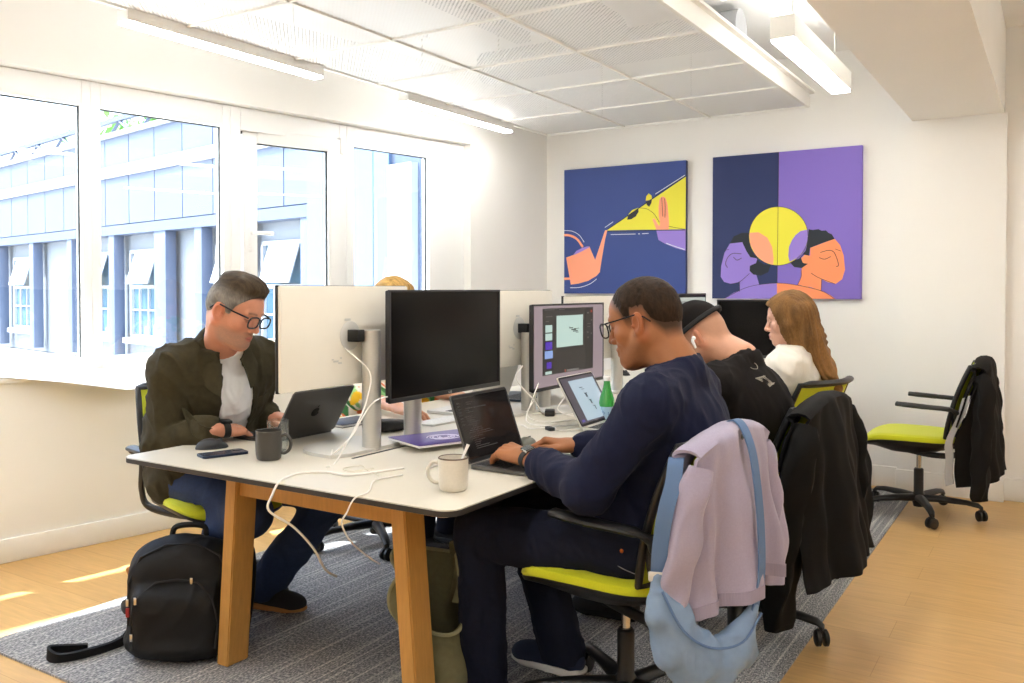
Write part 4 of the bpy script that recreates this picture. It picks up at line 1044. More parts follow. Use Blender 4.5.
def head_color(h, skin, lip, stub=None, stubcol=None, hairtint=None, haircol=None, brow=None, fair=0.0):
    def fn(V):
        L = h.inv(V); x, y, z = L[:, 0], L[:, 1], L[:, 2]; C = np.tile(np.array(skin), (len(V), 1))
        def mixc(col, a):
            nonlocal C
            a = np.clip(a, 0, 1)[:, None]; C = C*(1-a)+np.array(col)*a
        if stub is not None:
            a = np.clip((-.045-z)/.02, 0, 1)*np.clip((x+.02)/.03, 0, 1)*np.clip((z+.125)/.02, 0, 1)
            mus = np.clip(1-np.abs(z+.053)/.008, 0, 1)*np.clip((x-.07)/.02, 0, 1)
            mixc(stubcol, np.maximum(a, mus)*stub*(0.75+.25*wob(V, 900, 2)))
        lips = np.clip(1-((y/.021)**2+((z+.070)/.0105)**2), 0, 1)*3*(x > .075); mixc(lip, np.clip(lips, 0, 1)*.75)
        mixc(np.array(lip)*.35, np.clip(1-np.abs(z+.0705+.0015*np.cos(y*120))/.0022, 0, 1)*(np.abs(y) < .021)*(x > .07)*.8)
        if haircol is not None:
            eb = np.clip(1-np.abs(z-.021-.004*np.cos((np.abs(y)-.03)*60))/.0055, 0, 1)*(np.abs(y) > .010)*(np.abs(y) < .046)*(x > .06); mixc(brow if brow is not None else haircol, eb*.85)
        lash = np.clip(1-np.abs(z+.003+((np.abs(y)-.032)/.016)**2*(-.002))/.0026, 0, 1)*(np.abs(np.abs(y)-.032) < .0145)*(x > .07); mixc((.02, .015, .012), lash*.9)
        ck = np.exp(-(((x-.066)/.03)**2+((np.abs(y)-.045)/.02)**2+((z+.03)/.025)**2)); mixc(np.array(skin)*np.array((1.05, .72, .66)), ck*.35)
        nt_ = np.exp(-(((x-.112)/.02)**2+(y/.02)**2+((z+.034)/.018)**2)); mixc(np.array(skin)*np.array((1.02, .72, .64)), nt_*.35)
        ea = np.clip((np.abs(y)-.070)/.008, 0, 1)*(np.abs(x+.01) < .035); mixc(np.array(skin)*np.array((1.0, .66, .56)), ea*.5)
        if hairtint is not None: mixc(haircol, hairtint(L))
        return C*(1+.035*wob(V, 60, 4))[:, None]
    return fn
def hl(x):      # hairline height along the head, from brow to nape
    return np.interp(x, [-.12, -.075, -.05, -.034, .004, .010, .026, .040, .060, .077, .11], [-.062, -.058, -.022, .017, .020, -.008, -.006, .028, .055, .080, .092])
def hand_piece(p, side, d, up, thumb, skin, hmm=.0022, **kw):
    wr = p.J['wr'+side]; el = p.J['el'+side]; fa = wr+(el-wr)*.45
    lo = np.minimum(np.minimum(wr, fa), wr+nv(d)*.2)-.10; hi = np.maximum(np.maximum(wr, fa), wr+nv(d)*.2)+.10
    F = Field(lo, hi, hmm); hand_prims(F, wr, d, up, thumb, fa=fa, **kw)
    V, Q = F.mesh(); V = smooth_mesh(V, Q, 1, .5)
    L = (V-wr)@nv(d)
    C = np.tile(np.array(skin), (len(V), 1)); a = np.clip((L-.10)/.08, 0, 1)[:, None]*.35
    C = C*(1-a)+C*np.array((1.0, .74, .66))*a; C = C*(1+.04*wob(V, 80, 1))[:, None]
    p.add_body(V, Q, C)
def body_piece(p, skin, w=1.0, names=('pelvis', 'C7', 'shL', 'shR', 'elL', 'elR', 'wrL', 'wrR', 'knL', 'knR', 'anL', 'anR'), hmm=.012):
    lo, hi = bbox(p.J, names, .22); F = Field(lo, hi, hmm)
    torso_prims(F, p.J, -.012, w)
    for s_ in 'LR':
        if 'wr'+s_ in p.J: arm_prims(F, p.J, s_, -.008)
        if 'an'+s_ in p.J: leg_prims(F, p.J, s_, -.024)
    V, Q = F.mesh(); p.add_body(V, Q, np.tile(np.array(skin), (len(V), 1)))
def head_piece(p, colfn, fem=False, neck=.055, heavy=0.0, hmm=.0030):
    h = p.h; c7 = p.J['C7']; lo = np.minimum(h.c, c7)-.17; hi = np.maximum(h.c, c7)+.17
    F = Field(lo, hi, hmm); head_prims(F, h, c7, fem, neck, heavy)
    V, Q = F.mesh(); V = smooth_mesh(V, Q, 1, .4); p.add_body(V, Q, colfn(V))
def hair_shell(p, tfn, hmm=.0034, extra=None):
    h = p.h; F = Field(h.c-.19, h.c+.19, hmm); skull(F, h)
    if extra: extra(F)
    F.offset(lambda P: -tfn(h.inv(P))*h.s); return F
def shoe(p, an, toe, m_up, m_sole, s=1.0, name='shoe', heel_up=0.0):
    an = np.array(an, float); toe = np.array(toe, float); d = nv((toe-an)*np.array([1, 1, 0 if not heel_up else 1])); lat = nv(np.cross([0, 0, 1], d)); up = np.cross(d, lat)
    R = np.stack([d, lat, up], 1); foot = an-up*.075; P = lambda x, y, z: foot+(d*x+lat*y+up*z)*s
    lo, hi = P(.06, 0, .05)-.28, P(.06, 0, .05)+.28; F = Field(lo, hi, .005)
    F.add(cone(P(-.045, 0, .045), P(-.03, 0, .075), .036, .034), 0); F.add(ell(P(.05, 0, .035), (.125, .044, .042), R), .03); F.add(ell(P(.13, .002, .028), (.06, .045, .030), R), .03); F.add(cone(P(-.02, 0, .08), P(.05, 0, .055), .034, .034), .02)
    F.keep(lambda Q: -((Q-foot)@up)+.012)
    o = p.child(name, F, m_up, 1)
    S = Field(lo, hi, .005); S.add(rbox(P(-.02, 0, .012), (.062, .038, .014), .012, R), 0); S.add(ell(P(.115, .003, .012), (.08, .046, .02), R), .03); S.add(rbox(P(.05, 0, .012), (.08, .037, .014), .012, R), .03)
    S.keep(lambda Q: np.maximum(-((Q-foot)@up)-.0, ((Q-foot)@up)-.026)); p.child('sole', S, m_sole, 1, par=o)
    return o
def glasses(p, m, h, y0=.064, zc=.002, w_=.026, ht=.021, x=.112, half=.033, tr=.0022):
    g = MB()
    for s_ in (-1, 1):
        ring = []
        for k in range(29):
            a = 2*pi*k/28; ex = .7; yy = s_*half+w_*math.copysign(abs(cos(a))**ex, cos(a)); zz = zc+ht*math.copysign(abs(sin(a))**ex, sin(a))-.004
            ring.append(h.p(x-.10*(abs(yy)-.02)**1.0*.25, yy, zz))
        g.tube(ring, tr*h.s, 8, caps=False)
        g.tube([h.p(x-.010, s_*.060, zc+.010), h.p(x-.016, s_*.070, zc+.012), h.p(.05, s_*.0785, zc+.012), h.p(-.012, s_*.0815, zc+.014), h.p(-.035, s_*.080, zc+.002), h.p(-.05, s_*.078, zc-.014)], tr*h.s, 8)
    g.tube([h.p(x-.0, -.009, zc+.006), h.p(x+.004, 0, zc+.009), h.p(x-.0, .009, zc+.006)], .0018*h.s, 8)
    fr = p.mesh_child('glasses', g, m)
    for s_ in (-1, 1):
        l = MB(); l.flat([h.p(x-.10*(abs(s_*half+w_*.95*math.copysign(abs(cos(2*pi*k/24))**.7, cos(2*pi*k/24)))-.02)*.25, s_*half+w_*.95*math.copysign(abs(cos(2*pi*k/24))**.7, cos(2*pi*k/24)), zc-.004+ht*.95*math.copysign(abs(sin(2*pi*k/24))**.7, sin(2*pi*k/24))) for k in range(24)])
        p.mesh_child('lens', l, M_lens, fr, angle=-1)
M_lens = glass_mat('spectacle_lens', (0.97, 0.98, 0.98), 0.6)
M_gl = mat('dark_spectacle_frame', rgb(28, 32, 42), 0.25)
def strap_ring(c, d, up, ru, rl, width, th, n=28):
    """closed band around an axis d"""
    c = np.array(c, float); d = nv(d); up = nv(np.array(up, float)-d*(np.array(up, float)@d)); l = np.cross(up, d); mb = MB(); rings = []
    for k in range(n):
        a = 2*pi*k/n; o = l*cos(a)*rl+up*sin(a)*ru; no = nv(l*cos(a)/rl+up*sin(a)/ru)
        rings.append([mb.bm.verts.new(c+o+d*s_*width/2+no*t_) for s_, t_ in ((-1, 0), (1, 0), (1, th), (-1, th))])
    fs = []
    for k in range(n):
        A, B = rings[k], rings[(k+1) % n]
        for i in range(4): fs.append(mb.bm.faces.new([A[i], A[(i+1) % 4], B[(i+1) % 4], B[i]]))
    mb._fin(fs); return mb
def cuff(F, c, d, r, ln, k=.006): F.add(cone(np.array(c)-nv(d)*ln/2, np.array(c)+nv(d)*ln/2, r, r), k)
def collar_ring(F, h, c7, r, th, up=None, drop=.0, n=14, front=-.03):
    """rib round the neck"""
    c7 = np.array(c7, float); ax = nv(h.p(-.03, 0, -.06)-c7) if up is None else nv(up); f = h.R[:, 0]-ax*(h.R[:, 0]@ax); f = nv(f); l = np.cross(ax, f)
    pts = [c7+ax*(.008+front*(.5+.5*cos(2*pi*k/n)))+(f*cos(2*pi*k/n)*r*1.04+l*sin(2*pi*k/n)*r) for k in range(n+1)]
    for a, b in zip(pts[:-1], pts[1:]): F.add(cone(a, b, th, th), .004)
M_denim = mat('dark_denim', rgb(14, 19, 38), 0.85, spec=.25, noise=0.16, nscale=90, bump=0.15, bscale=700)
M_denimb = mat('blue_denim', rgb(30, 48, 84), 0.85, noise=0.16, nscale=90, bump=0.15, bscale=700)
M_navy = mat('navy_knit', rgb(17, 22, 48), 0.9, noise=0.10, nscale=120, bump=0.2, bscale=600, sheen=0.03, spec=.25)
M_blackT = mat('black_cotton', rgb(23, 19, 18), 0.9, spec=.2, noise=0.08, nscale=80, bump=0.1, bscale=600)
M_olive = mat('olive_cotton', rgb(60, 54, 36), 0.85, spec=.25, noise=0.14, nscale=50, bump=0.2, bscale=500)
M_whiteT = mat('white_cotton', rgb(232, 230, 226), 0.85, noise=0.03, nscale=40, bump=0.1, bscale=500)
M_shirtw = mat('white_shirt', rgb(232, 226, 214), 0.85, noise=0.03, nscale=40, bump=0.1, bscale=500)
M_skin = lambda n: mat(n, (0.5, 0.3, 0.2), 0.48, attr='tint', noise=0.03, nscale=150, bump=0.05, bscale=900, spec=0.4)
M_hair = lambda n: mat(n, (0.1, 0.1, 0.1), 0.65, attr='tint', noise=0.25, nscale=220, bump=0.4, bscale=500, spec=0.16, stretch=(1, 1, .35))
M_rub_white = mat('white_rubber', rgb(226, 224, 220), 0.6); M_tan = mat('tan_sole', rgb(176, 120, 62), 0.6); M_shoed = mat('dark_suede', rgb(34, 32, 34), 0.85); M_shoen = mat('navy_suede', rgb(30, 40, 66), 0.85)
def folds(amp, fr, seed=0, amp2=0.0, fr2=60):
    return lambda V: amp*wob(V, fr, seed)+amp*1.1*(np.clip(1-np.abs(wob(V, fr*1.7, seed+5))*2.6, 0, 1)-.25)+(amp2*1.6*(np.clip(1-np.abs(wob(V, fr2, seed+3))*2.2, 0, 1)-.3) if amp2 else 0)
def joint_folds(J, names, amp, rad, fr=95, seed=5):
    def fn(V):
        d = np.zeros(len(V))
        for n in names:
            r = np.linalg.norm(V-J[n], axis=1); d += np.exp(-(r/rad)**2)*np.sin(fr*r+3*wob(V, 20, seed))
        return amp*d
    return fn
def addf(*fs): return lambda V: sum(f(V) for f in fs)

# ---- man in the navy sweater (right side of the table, nearest)
def build_navy():
    J = dict(C7=(-.915, 2.37, 1.04), chest=(-.935, 2.37, .85), waist=(-1.02, 2.37, .66), pelvis=(-1.065, 2.37, .55), fwd=(-1, 0, 0),
             shL=(-.935, 2.18, .965), shR=(-.955, 2.565, .965), elL=(-1.085, 2.11, .735), elR=(-1.12, 2.62, .755), wrL=(-1.372, 2.258, .768), wrR=(-1.335, 2.515, .768),
             hipL=(-1.03, 2.27, .535), hipR=(-1.03, 2.47, .535), knL=(-1.50, 2.20, .53), knR=(-1.52, 2.50, .525), anL=(-1.50, 2.22, .085), anR=(-1.375, 2.49, .10))
    h = HF((-1.035, 2.372, 1.187), head_frame((-1, -.02), 15), 1.04)
    skin = SK(160, 104, 66)
    p = Person('man in a navy sweater, jeans and glasses typing on the nearest laptop', J, h, skin, (-1.03, 2.37, .45))
    hair = SK(44, 31, 20)
    fade = lambda L: np.clip((L[:, 2]-hl(L[:, 0])+.012)/.035, 0, 1)*(np.abs(L[:, 1]) < .079)*.9
    head_piece(p, head_color(h, skin, SK(150, 84, 70), .35, SK(70, 48, 36), fade, hair), neck=.06, heavy=.003)
    body_piece(p, skin, 1.05)
    hand_piece(p, 'L', (-.95, .22, .10), (.08, -.22, .97), -1, skin, s=1.10, curl=(34, 40, 24))
    hand_piece(p, 'R', (-.93, -.26, .10), (.08, .22, .95), 1, skin, s=1.10, curl=(36, 44, 28))
    o = p.finish_body(M_skin('brown_skin'))
    t = lambda L: np.where(L[..., 2] > hl(L[..., 0]), .0052*np.clip((L[..., 2]-hl(L[..., 0])-.022)/.05, -.5, 1)+.0009*wob(L, 420, 2), -.012)
    p.child('hair', hair_shell(p, t), M_hair('short_dark_hair'), 0, color=lambda V: np.tile(hair, (len(V), 1))*(1+.45*wob(V, 330, 3))[:, None])
    glasses(p, M_gl, h)
    # sweater
    lo, hi = bbox(p.J, ('pelvis', 'C7', 'shL', 'shR', 'elL', 'elR', 'wrL', 'wrR'), .19); F = Field(lo, hi, .0065)
    torso_prims(F, p.J, .012, 1.06, belly=.01)
    F.add(ell((-.890, 2.37, .88), (.085, .16, .11)), .05); F.add(ell((-.985, 2.37, .79), (.115, .16, .15)), .06)
    for s_ in 'LR':
        up_to = .70 if s_ == 'L' else .86; arm_prims(F, p.J, s_, .014, up_to, r=(.058, .053, .051, .036)); d = p.J['wr'+s_]-p.J['el'+s_]; cuff(F, p.J['el'+s_]+d*(up_to-.02), d, .046, .04)
    F.keep(lambda P: .50-P[..., 2]); ax = nv(nv(h.p(-.03, 0, -.06)-p.J['C7'])*.75+np.array((0, 0, 1)))
    F.keep(lambda P: np.where(np.linalg.norm((P-p.J['C7'])*np.array((1, 1, .6)), axis=-1) < .16, (P-p.J['C7'])@ax-.034, -1))
    collar_ring(F, h, p.J['C7']+np.array((-.030, 0, .020)), .071, .011, up=ax, front=-.006)
    p.child('sweater', F, M_navy, 2, addf(folds(.004, 16, 1, .0018, 48), joint_folds(p.J, ('elL', 'elR'), .0045, .085, 110), joint_folds(p.J, ('waist',), .004, .16, 60)))
    # jeans
    lo, hi = bbox(p.J, ('pelvis', 'hipL', 'hipR', 'knL', 'knR', 'anL', 'anR'), .17); F = Field(lo, hi, .0075)
    torso = p.J['pelvis']; F.add(ell(torso+np.array([.02, 0, .0]), (.135, .185, .115)), 0); F.add(ell(torso+np.array([.03, 0, .08]), (.12, .17, .12)), .04)
    for s_ in 'LR': leg_prims(F, p.J, s_, .012, r=(.092, .066, .06, .05), upto=1.03, hem=.012)
    F.keep(lambda P: np.maximum(P[..., 2]-.66, .062-P[..., 2]))
    F.keep(lambda P: np.where(P[..., 0] > -1.30, .476-P[..., 2], -1))
    j = p.child('jeans', F, M_denim, 2, addf(folds(.004, 18, 6, .0015, 60), joint_folds(p.J, ('knL', 'knR', 'hipL'), .005, .10, 80)))
    st = MB()
    st.tube(crom([(-.93, 2.165, .50), (-1.0, 2.166, .512), (-1.06, 2.168, .535)], 6), .0014, 6); p.mesh_child('pocket_stitch', st, mat('denim_thread', rgb(120, 120, 130), 0.8), j)
    rv = MB(); rv.sph((-1.005, 2.157, .565), .006, (1, .4, 1)); p.mesh_child('copper_rivet', rv, mat('copper', rgb(190, 100, 50), .3, 1.0), j)
    shoe(p, J['anR'], (-1.6, 2.50, .0), M_shoen, M_rub_white); shoe(p, J['anL'], (-1.72, 2.22, .0), M_shoen, M_rub_white)
    d = nv(p.J['wrL']-p.J['elL']); wc = p.J['wrL']-d*.022
    wa = p.mesh_child('watch', strap_ring(wc, d, (-.12, -.25, .95), .0265, .0325, .022, .0035), M_black)
    up = nv(np.array((-.12, -.25, .95))-d*(np.array((-.12, -.25, .95))@d)); R = Matrix(np.stack([d, np.cross(up, d), up], 1).tolist())
    p.mesh_child('watch_case', MB().box(wc+up*.032, (.0205, .0175, .0055), R, .005), M_chrome, wa)
    p.mesh_child('watch_face', MB().box(wc+up*.0375, (.017, .0145, .0006), R, .0), mat('watch_glass', rgb(10, 24, 22), .08), wa)
    return p
build_navy()

# ---- man in the black cap
def build_cap():
    J = dict(C7=(-1.005, 3.2, 1.02), chest=(-.965, 3.2, .82), waist=(-.985, 3.2, .65), pelvis=(-1.02, 3.2, .55), fwd=(-1, 0, 0),
             shL=(-1.04, 3.0, .925), shR=(-1.04, 3.40, .925), elL=(-1.20, 2.94, .745), elR=(-1.20, 3.46, .745), wrL=(-1.42, 3.10, .752), wrR=(-1.42, 3.32, .752),
             hipL=(-1.0, 3.10, .535), hipR=(-1.0, 3.30, .535), knL=(-1.46, 3.06, .52), knR=(-1.46, 3.34, .52), anL=(-1.42, 3.02, .10), anR=(-1.42, 3.36, .10))
    h = HF((-1.165, 3.2, 1.098), head_frame((-1, -.03), 34), 1.0)
    skin = SK(206, 152, 122)
    p = Person('man in a black T-shirt and black cap bowed over his laptop', J, h, skin, (-1.0, 3.2, .45))
    hair = SK(150, 116, 92)
    fade = lambda L: np.clip((L[:, 2]-hl(L[:, 0])+.012)/.04, 0, 1)*(np.abs(L[:, 1]) < .079)*.45
    head_piece(p, head_color(h, skin, SK(190, 110, 100), .3, SK(150, 110, 90), fade, hair), neck=.062)
    body_piece(p, skin, 1.1)
    hand_piece(p, 'L', (-.95, .10, -.15), (-.1, -.1, 1), -1, skin, hmm=.003); hand_piece(p, 'R', (-.95, -.10, -.15), (-.1, .1, 1), 1, skin, hmm=.003)
    p.finish_body(M_skin('fair_skin'))
    cz = lambda L: .040+.22*(L[..., 0]+.02)*-.12
    def t(L):
        z0 = .038-.10*L[..., 0]; up = L[..., 2]-z0
        return np.where(up > 0, .010+.016*np.clip(up/.06, 0, 1)*np.clip(1-np.abs(L[..., 0])/.14, 0, 1)+.002*wob(L, 45, 3), -.014)
    c = p.child('cap', hair_shell(p, t, .0036), M_blackT, 1)
    b = MB(); b.tube([h.p(-.118*cos(a)-.006+0*a, .088*sin(a), .040+.012*cos(a)) for a in [2*pi*k/40 for k in range(41)]], .006, 8, caps=False, flat=((h.R[:, 2]), 1.6)); p.mesh_child('cap_band', b, M_blackm, c)
    b = MB(); b.grid(lambda u, v: h.p(.078+.085*v*(1-.25*(2*u-1)**2), (2*u-1)*(.072-.012*v), .032-.02*v-.014*(2*u-1)**2), 14, 8, .004); p.mesh_child('cap_brim', b, M_blackm, c)
    b = MB(); b.tube([h.p(-.112-.012*sin(pi*k/8), -.03+.06*k/8, .055) for k in range(9)], .008, 8); p.mesh_child('cap_strap', b, M_blackm, c)
    b = MB(); b.tube([h.p(.002, .088, -.006), h.p(.006, .0905, -.012), h.p(.010, .0885, -.040)], [.0065, .006, .0042], 10); b.sph(h.p(-.002, .085, -.004), .008); p.mesh_child('earbud', b, mat('white_gloss', rgb(240, 240, 238), .2))
    lo, hi = bbox(p.J, ('pelvis', 'C7', 'shL', 'shR', 'elL', 'elR'), .19); F = Field(lo, hi, .007)
    torso_prims(F, p.J, .014, 1.14, belly=.02); F.add(ell((-.935, 3.2, .74), (.10, .165, .19)), .06)
    for s_ in 'LR': arm_prims(F, p.J, s_, .016, .15)
    F.keep(lambda P: .49-P[..., 2]); ax = nv(nv(h.p(-.03, 0, -.06)-p.J['C7'])*.6+np.array((0, 0, 1)))
    F.keep(lambda P: np.where(np.linalg.norm((P-p.J['C7'])*np.array((1, 1, .6)), axis=-1) < .16, (P-p.J['C7'])@ax-.010, -1)); collar_ring(F, h, p.J['C7']+np.array((-.026, 0, .0)), .074, .009, up=ax, front=-.02)
    ts = p.child('t_shirt', F, M_blackT, 2, addf(folds(.004, 14, 2, .0016, 46), joint_folds(p.J, ('waist', 'shL'), .004, .16, 60)))
    lo, hi = bbox(p.J, ('pelvis', 'hipL', 'hipR', 'knL', 'knR', 'anL', 'anR'), .17); F = Field(lo, hi, .009)
    F.add(ell(p.J['pelvis'], (.14, .19, .115)), 0)
    for s_ in 'LR': leg_prims(F, p.J, s_, .012, upto=1.02, hem=.012)
    F.keep(lambda P: np.maximum(P[..., 2]-.60, np.maximum(.07-P[..., 2], np.where(P[..., 0] > -1.24, .476-P[..., 2], -1))))
    p.child('trousers', F, mat('black_trousers', rgb(28, 28, 32), .85, noise=.1), 2, folds(.004, 20, 3))
    shoe(p, J['anL'], (-1.70, 3.0, 0), M_shoed, M_blackm); shoe(p, J['anR'], (-1.70, 3.38, 0), M_shoed, M_blackm)
    # small pale print between the shoulder blades
    pm = MB()
    def onback(a, b):
        o_ = np.array([-.60, 3.2+a, .985-.115*b]); dr = nv(np.array([-1, 0, -.55]))
        return o_+dr*.0
    return p, ts, h
pc, ts_o, hcap = build_cap()
def surf_hit(o, pt, dr):
    """point on object o hit from world point pt along dr"""
    inv = o.matrix_world.inverted(); ok, loc, n, _ = o.ray_cast(inv @ Vector(pt), (inv.to_3x3() @ Vector(dr)).normalized())
    return (o.matrix_world @ loc, (o.matrix_world.to_3x3() @ n).normalized()) if ok else (None, None)
bpy.context.view_layer.update()
pr_ = MB(); pr_.sm = False
def stitch(pts, r=.0016):
    P = []
    for (a, b) in pts:
        loc, n = surf_hit(ts_o, (-.45, 3.165+a, 1.20-b), (-1, 0, -.45))
        if loc is not None: P.append(loc+n*.001)
    if len(P) > 1: pr_.tube(P, r, 6)
stitch([(-.035+.02*cos(a), -.02+.016*sin(a)) for a in [radians(x) for x in range(-40, 200, 24)]], .0014)
for k in range(5): stitch([(-.075+.006*k, .03+.004*(k % 2)), (-.06+.006*k, .075)], .0022)
stitch([(-.078, .03), (-.045, .034)], .0022); stitch([(-.062, .078), (-.03, .07)], .0020)
pc.mesh_child('back_print', pr_, mat('pale_print', rgb(170, 165, 150), .8), ts_o, angle=-1)

# ---- woman with long hair
def build_woman():
    J = dict(C7=(-1.0, 4.0, 1.005), chest=(-1.005, 4.0, .83), waist=(-1.02, 4.0, .66), pelvis=(-1.04, 4.0, .55), fwd=(-.99, .1, 0),
             shL=(-1.02, 3.835, .925), shR=(-1.0, 4.165, .925), elL=(-1.10, 3.77, .70), elR=(-1.12, 4.2, .71), wrL=(-1.34, 3.87, .752), wrR=(-1.34, 4.08, .752),
             hipL=(-1.06, 3.91, .535), hipR=(-1.05, 4.09, .535), knL=(-1.47, 3.90, .51), knR=(-1.47, 4.10, .51), anL=(-1.45, 3.90, .10), anR=(-1.45, 4.10, .10))
    h = HF((-1.035, 4.0, 1.142), head_frame((-.985, -.12), 8), .955)
    skin = SK(216, 164, 138)
    p = Person('long haired woman in a white shirt at the far end of the right side', J, h, skin, (-1.04, 4.0, .45))
    hcol = SK(122, 88, 50)
    head_piece(p, head_color(h, skin, SK(200, 110, 104), None, None, None, SK(150, 110, 70)), fem=True, neck=.046)
    body_piece(p, skin, .86); hand_piece(p, 'L', (-.95, .1, -.15), (-.1, -.1, 1), -1, skin, hmm=.003, s=.9); hand_piece(p, 'R', (-.95, -.1, -.15), (-.1, .1, 1), 1, skin, hmm=.003, s=.9)
    p.finish_body(M_skin('pale_skin'))
    F = Field(h.c-np.array((.22, .24, .42)), h.c+np.array((.30, .24, .2)), .0042); skull(F, h)
    def t(L):
        x, y, z = L[..., 0], L[..., 1], L[..., 2]
        line = np.interp(x, [-.13, .0, .03, .055, .075, .10], [-.12, -.12, -.06, .02, .065, .085])
        return np.where(z > line, .016+.006*np.clip(1-np.abs(y)/.03, 0, 1), -.02)
    F.offset(lambda P: -t(h.inv(P))*h.s)
    # long fall of hair down the back
    q = lambda x, y, z: h.p(x, y, z)
    for y0, y1 in ((-.05, -.055), (-.02, -.02), (.02, .02), (.05, .055)):
        F.add(cone(q(-.06, y0, .02), q(-.085, y1, -.10), .05, .048), .03); F.add(cone(q(-.085, y1, -.10), h.c+np.array((.165, y1*-.6, -.225)), .046, .030), .03)
        F.add(cone(h.c+np.array((.165, y1*-.6, -.225)), h.c+np.array((.215, y1*-.3, -.30)), .028, .010), .02)
    for s_ in (1, -1):
        F.add(cone(q(.022, s_*.066, .045), q(-.002, s_*.082, -.03), .022, .026), .02); F.add(cone(q(-.002, s_*.082, -.03), q(-.01, s_*.078, -.07), .026, .022), .02); F.add(cone(q(.012, s_*.074, -.05), q(-.03, s_*.076, -.15), .022, .022), .02)
        F.add(cone(q(-.03, s_*.076, -.15), q(-.06, s_*.06, -.20), .020, .010), .02)
    Vd = lambda V: .0035*np.sin(420*(h.inv(V)[:, 1]+.25*wob(V, 9, 2)))*np.clip((.09-h.inv(V)[:, 2])/.1, .25, 1)+.002*wob(V, 60, 5, axis=(.3, 0, -1), aniso=5)
    p.child('hair', F, M_hair('long_brown_hair'), 2, Vd, color=lambda V: hcol*(1+.35*wob(V*np.array((1, 1, .25)), 90, 3)+.5*np.clip((1.10-V[:, 2])/.25, 0, 1))[:, None])
    lo, hi = bbox(p.J, ('pelvis', 'C7', 'shL', 'shR', 'elL', 'elR', 'wrL', 'wrR'), .18); F = Field(lo, hi, .0068)
    torso_prims(F, p.J, .018, .92)
    for s_ in 'LR': arm_prims(F, p.J, s_, .018, .95, r=(.05, .044, .042, .03))
    F.keep(lambda P: .49-P[..., 2]); ax = nv(h.p(-.03, 0, -.06)-p.J['C7'])
    F.keep(lambda P: np.where(np.linalg.norm(P-p.J['C7'], axis=-1) < .12, (P-p.J['C7'])@ax-.02, -1)); collar_ring(F, h, p.J['C7']+ax*.012, .062, .012); collar_ring(F, h, p.J['C7']-ax*.008, .072, .012)
    p.child('shirt', F, M_shirtw, 2, addf(folds(.006, 15, 4, .002, 45), joint_folds(p.J, ('elL', 'shL'), .006, .12, 70)))
    lo, hi = bbox(p.J, ('pelvis', 'hipL', 'hipR', 'knL', 'knR', 'anL', 'anR'), .16); F = Field(lo, hi, .009); F.add(ell(p.J['pelvis'], (.125, .18, .11)), 0)
    for s_ in 'LR': leg_prims(F, p.J, s_, .01, upto=1.02, hem=.012)
    F.keep(lambda P: np.maximum(P[..., 2]-.60, np.maximum(.07-P[..., 2], np.where(P[..., 0] > -1.26, .476-P[..., 2], -1)))); p.child('trousers', F, M_denim, 2)
    shoe(p, J['anL'], (-1.70, 3.9, 0), M_shoed, M_rub_white, .9); shoe(p, J['anR'], (-1.70, 4.1, 0), M_shoed, M_rub_white, .9)
build_woman()

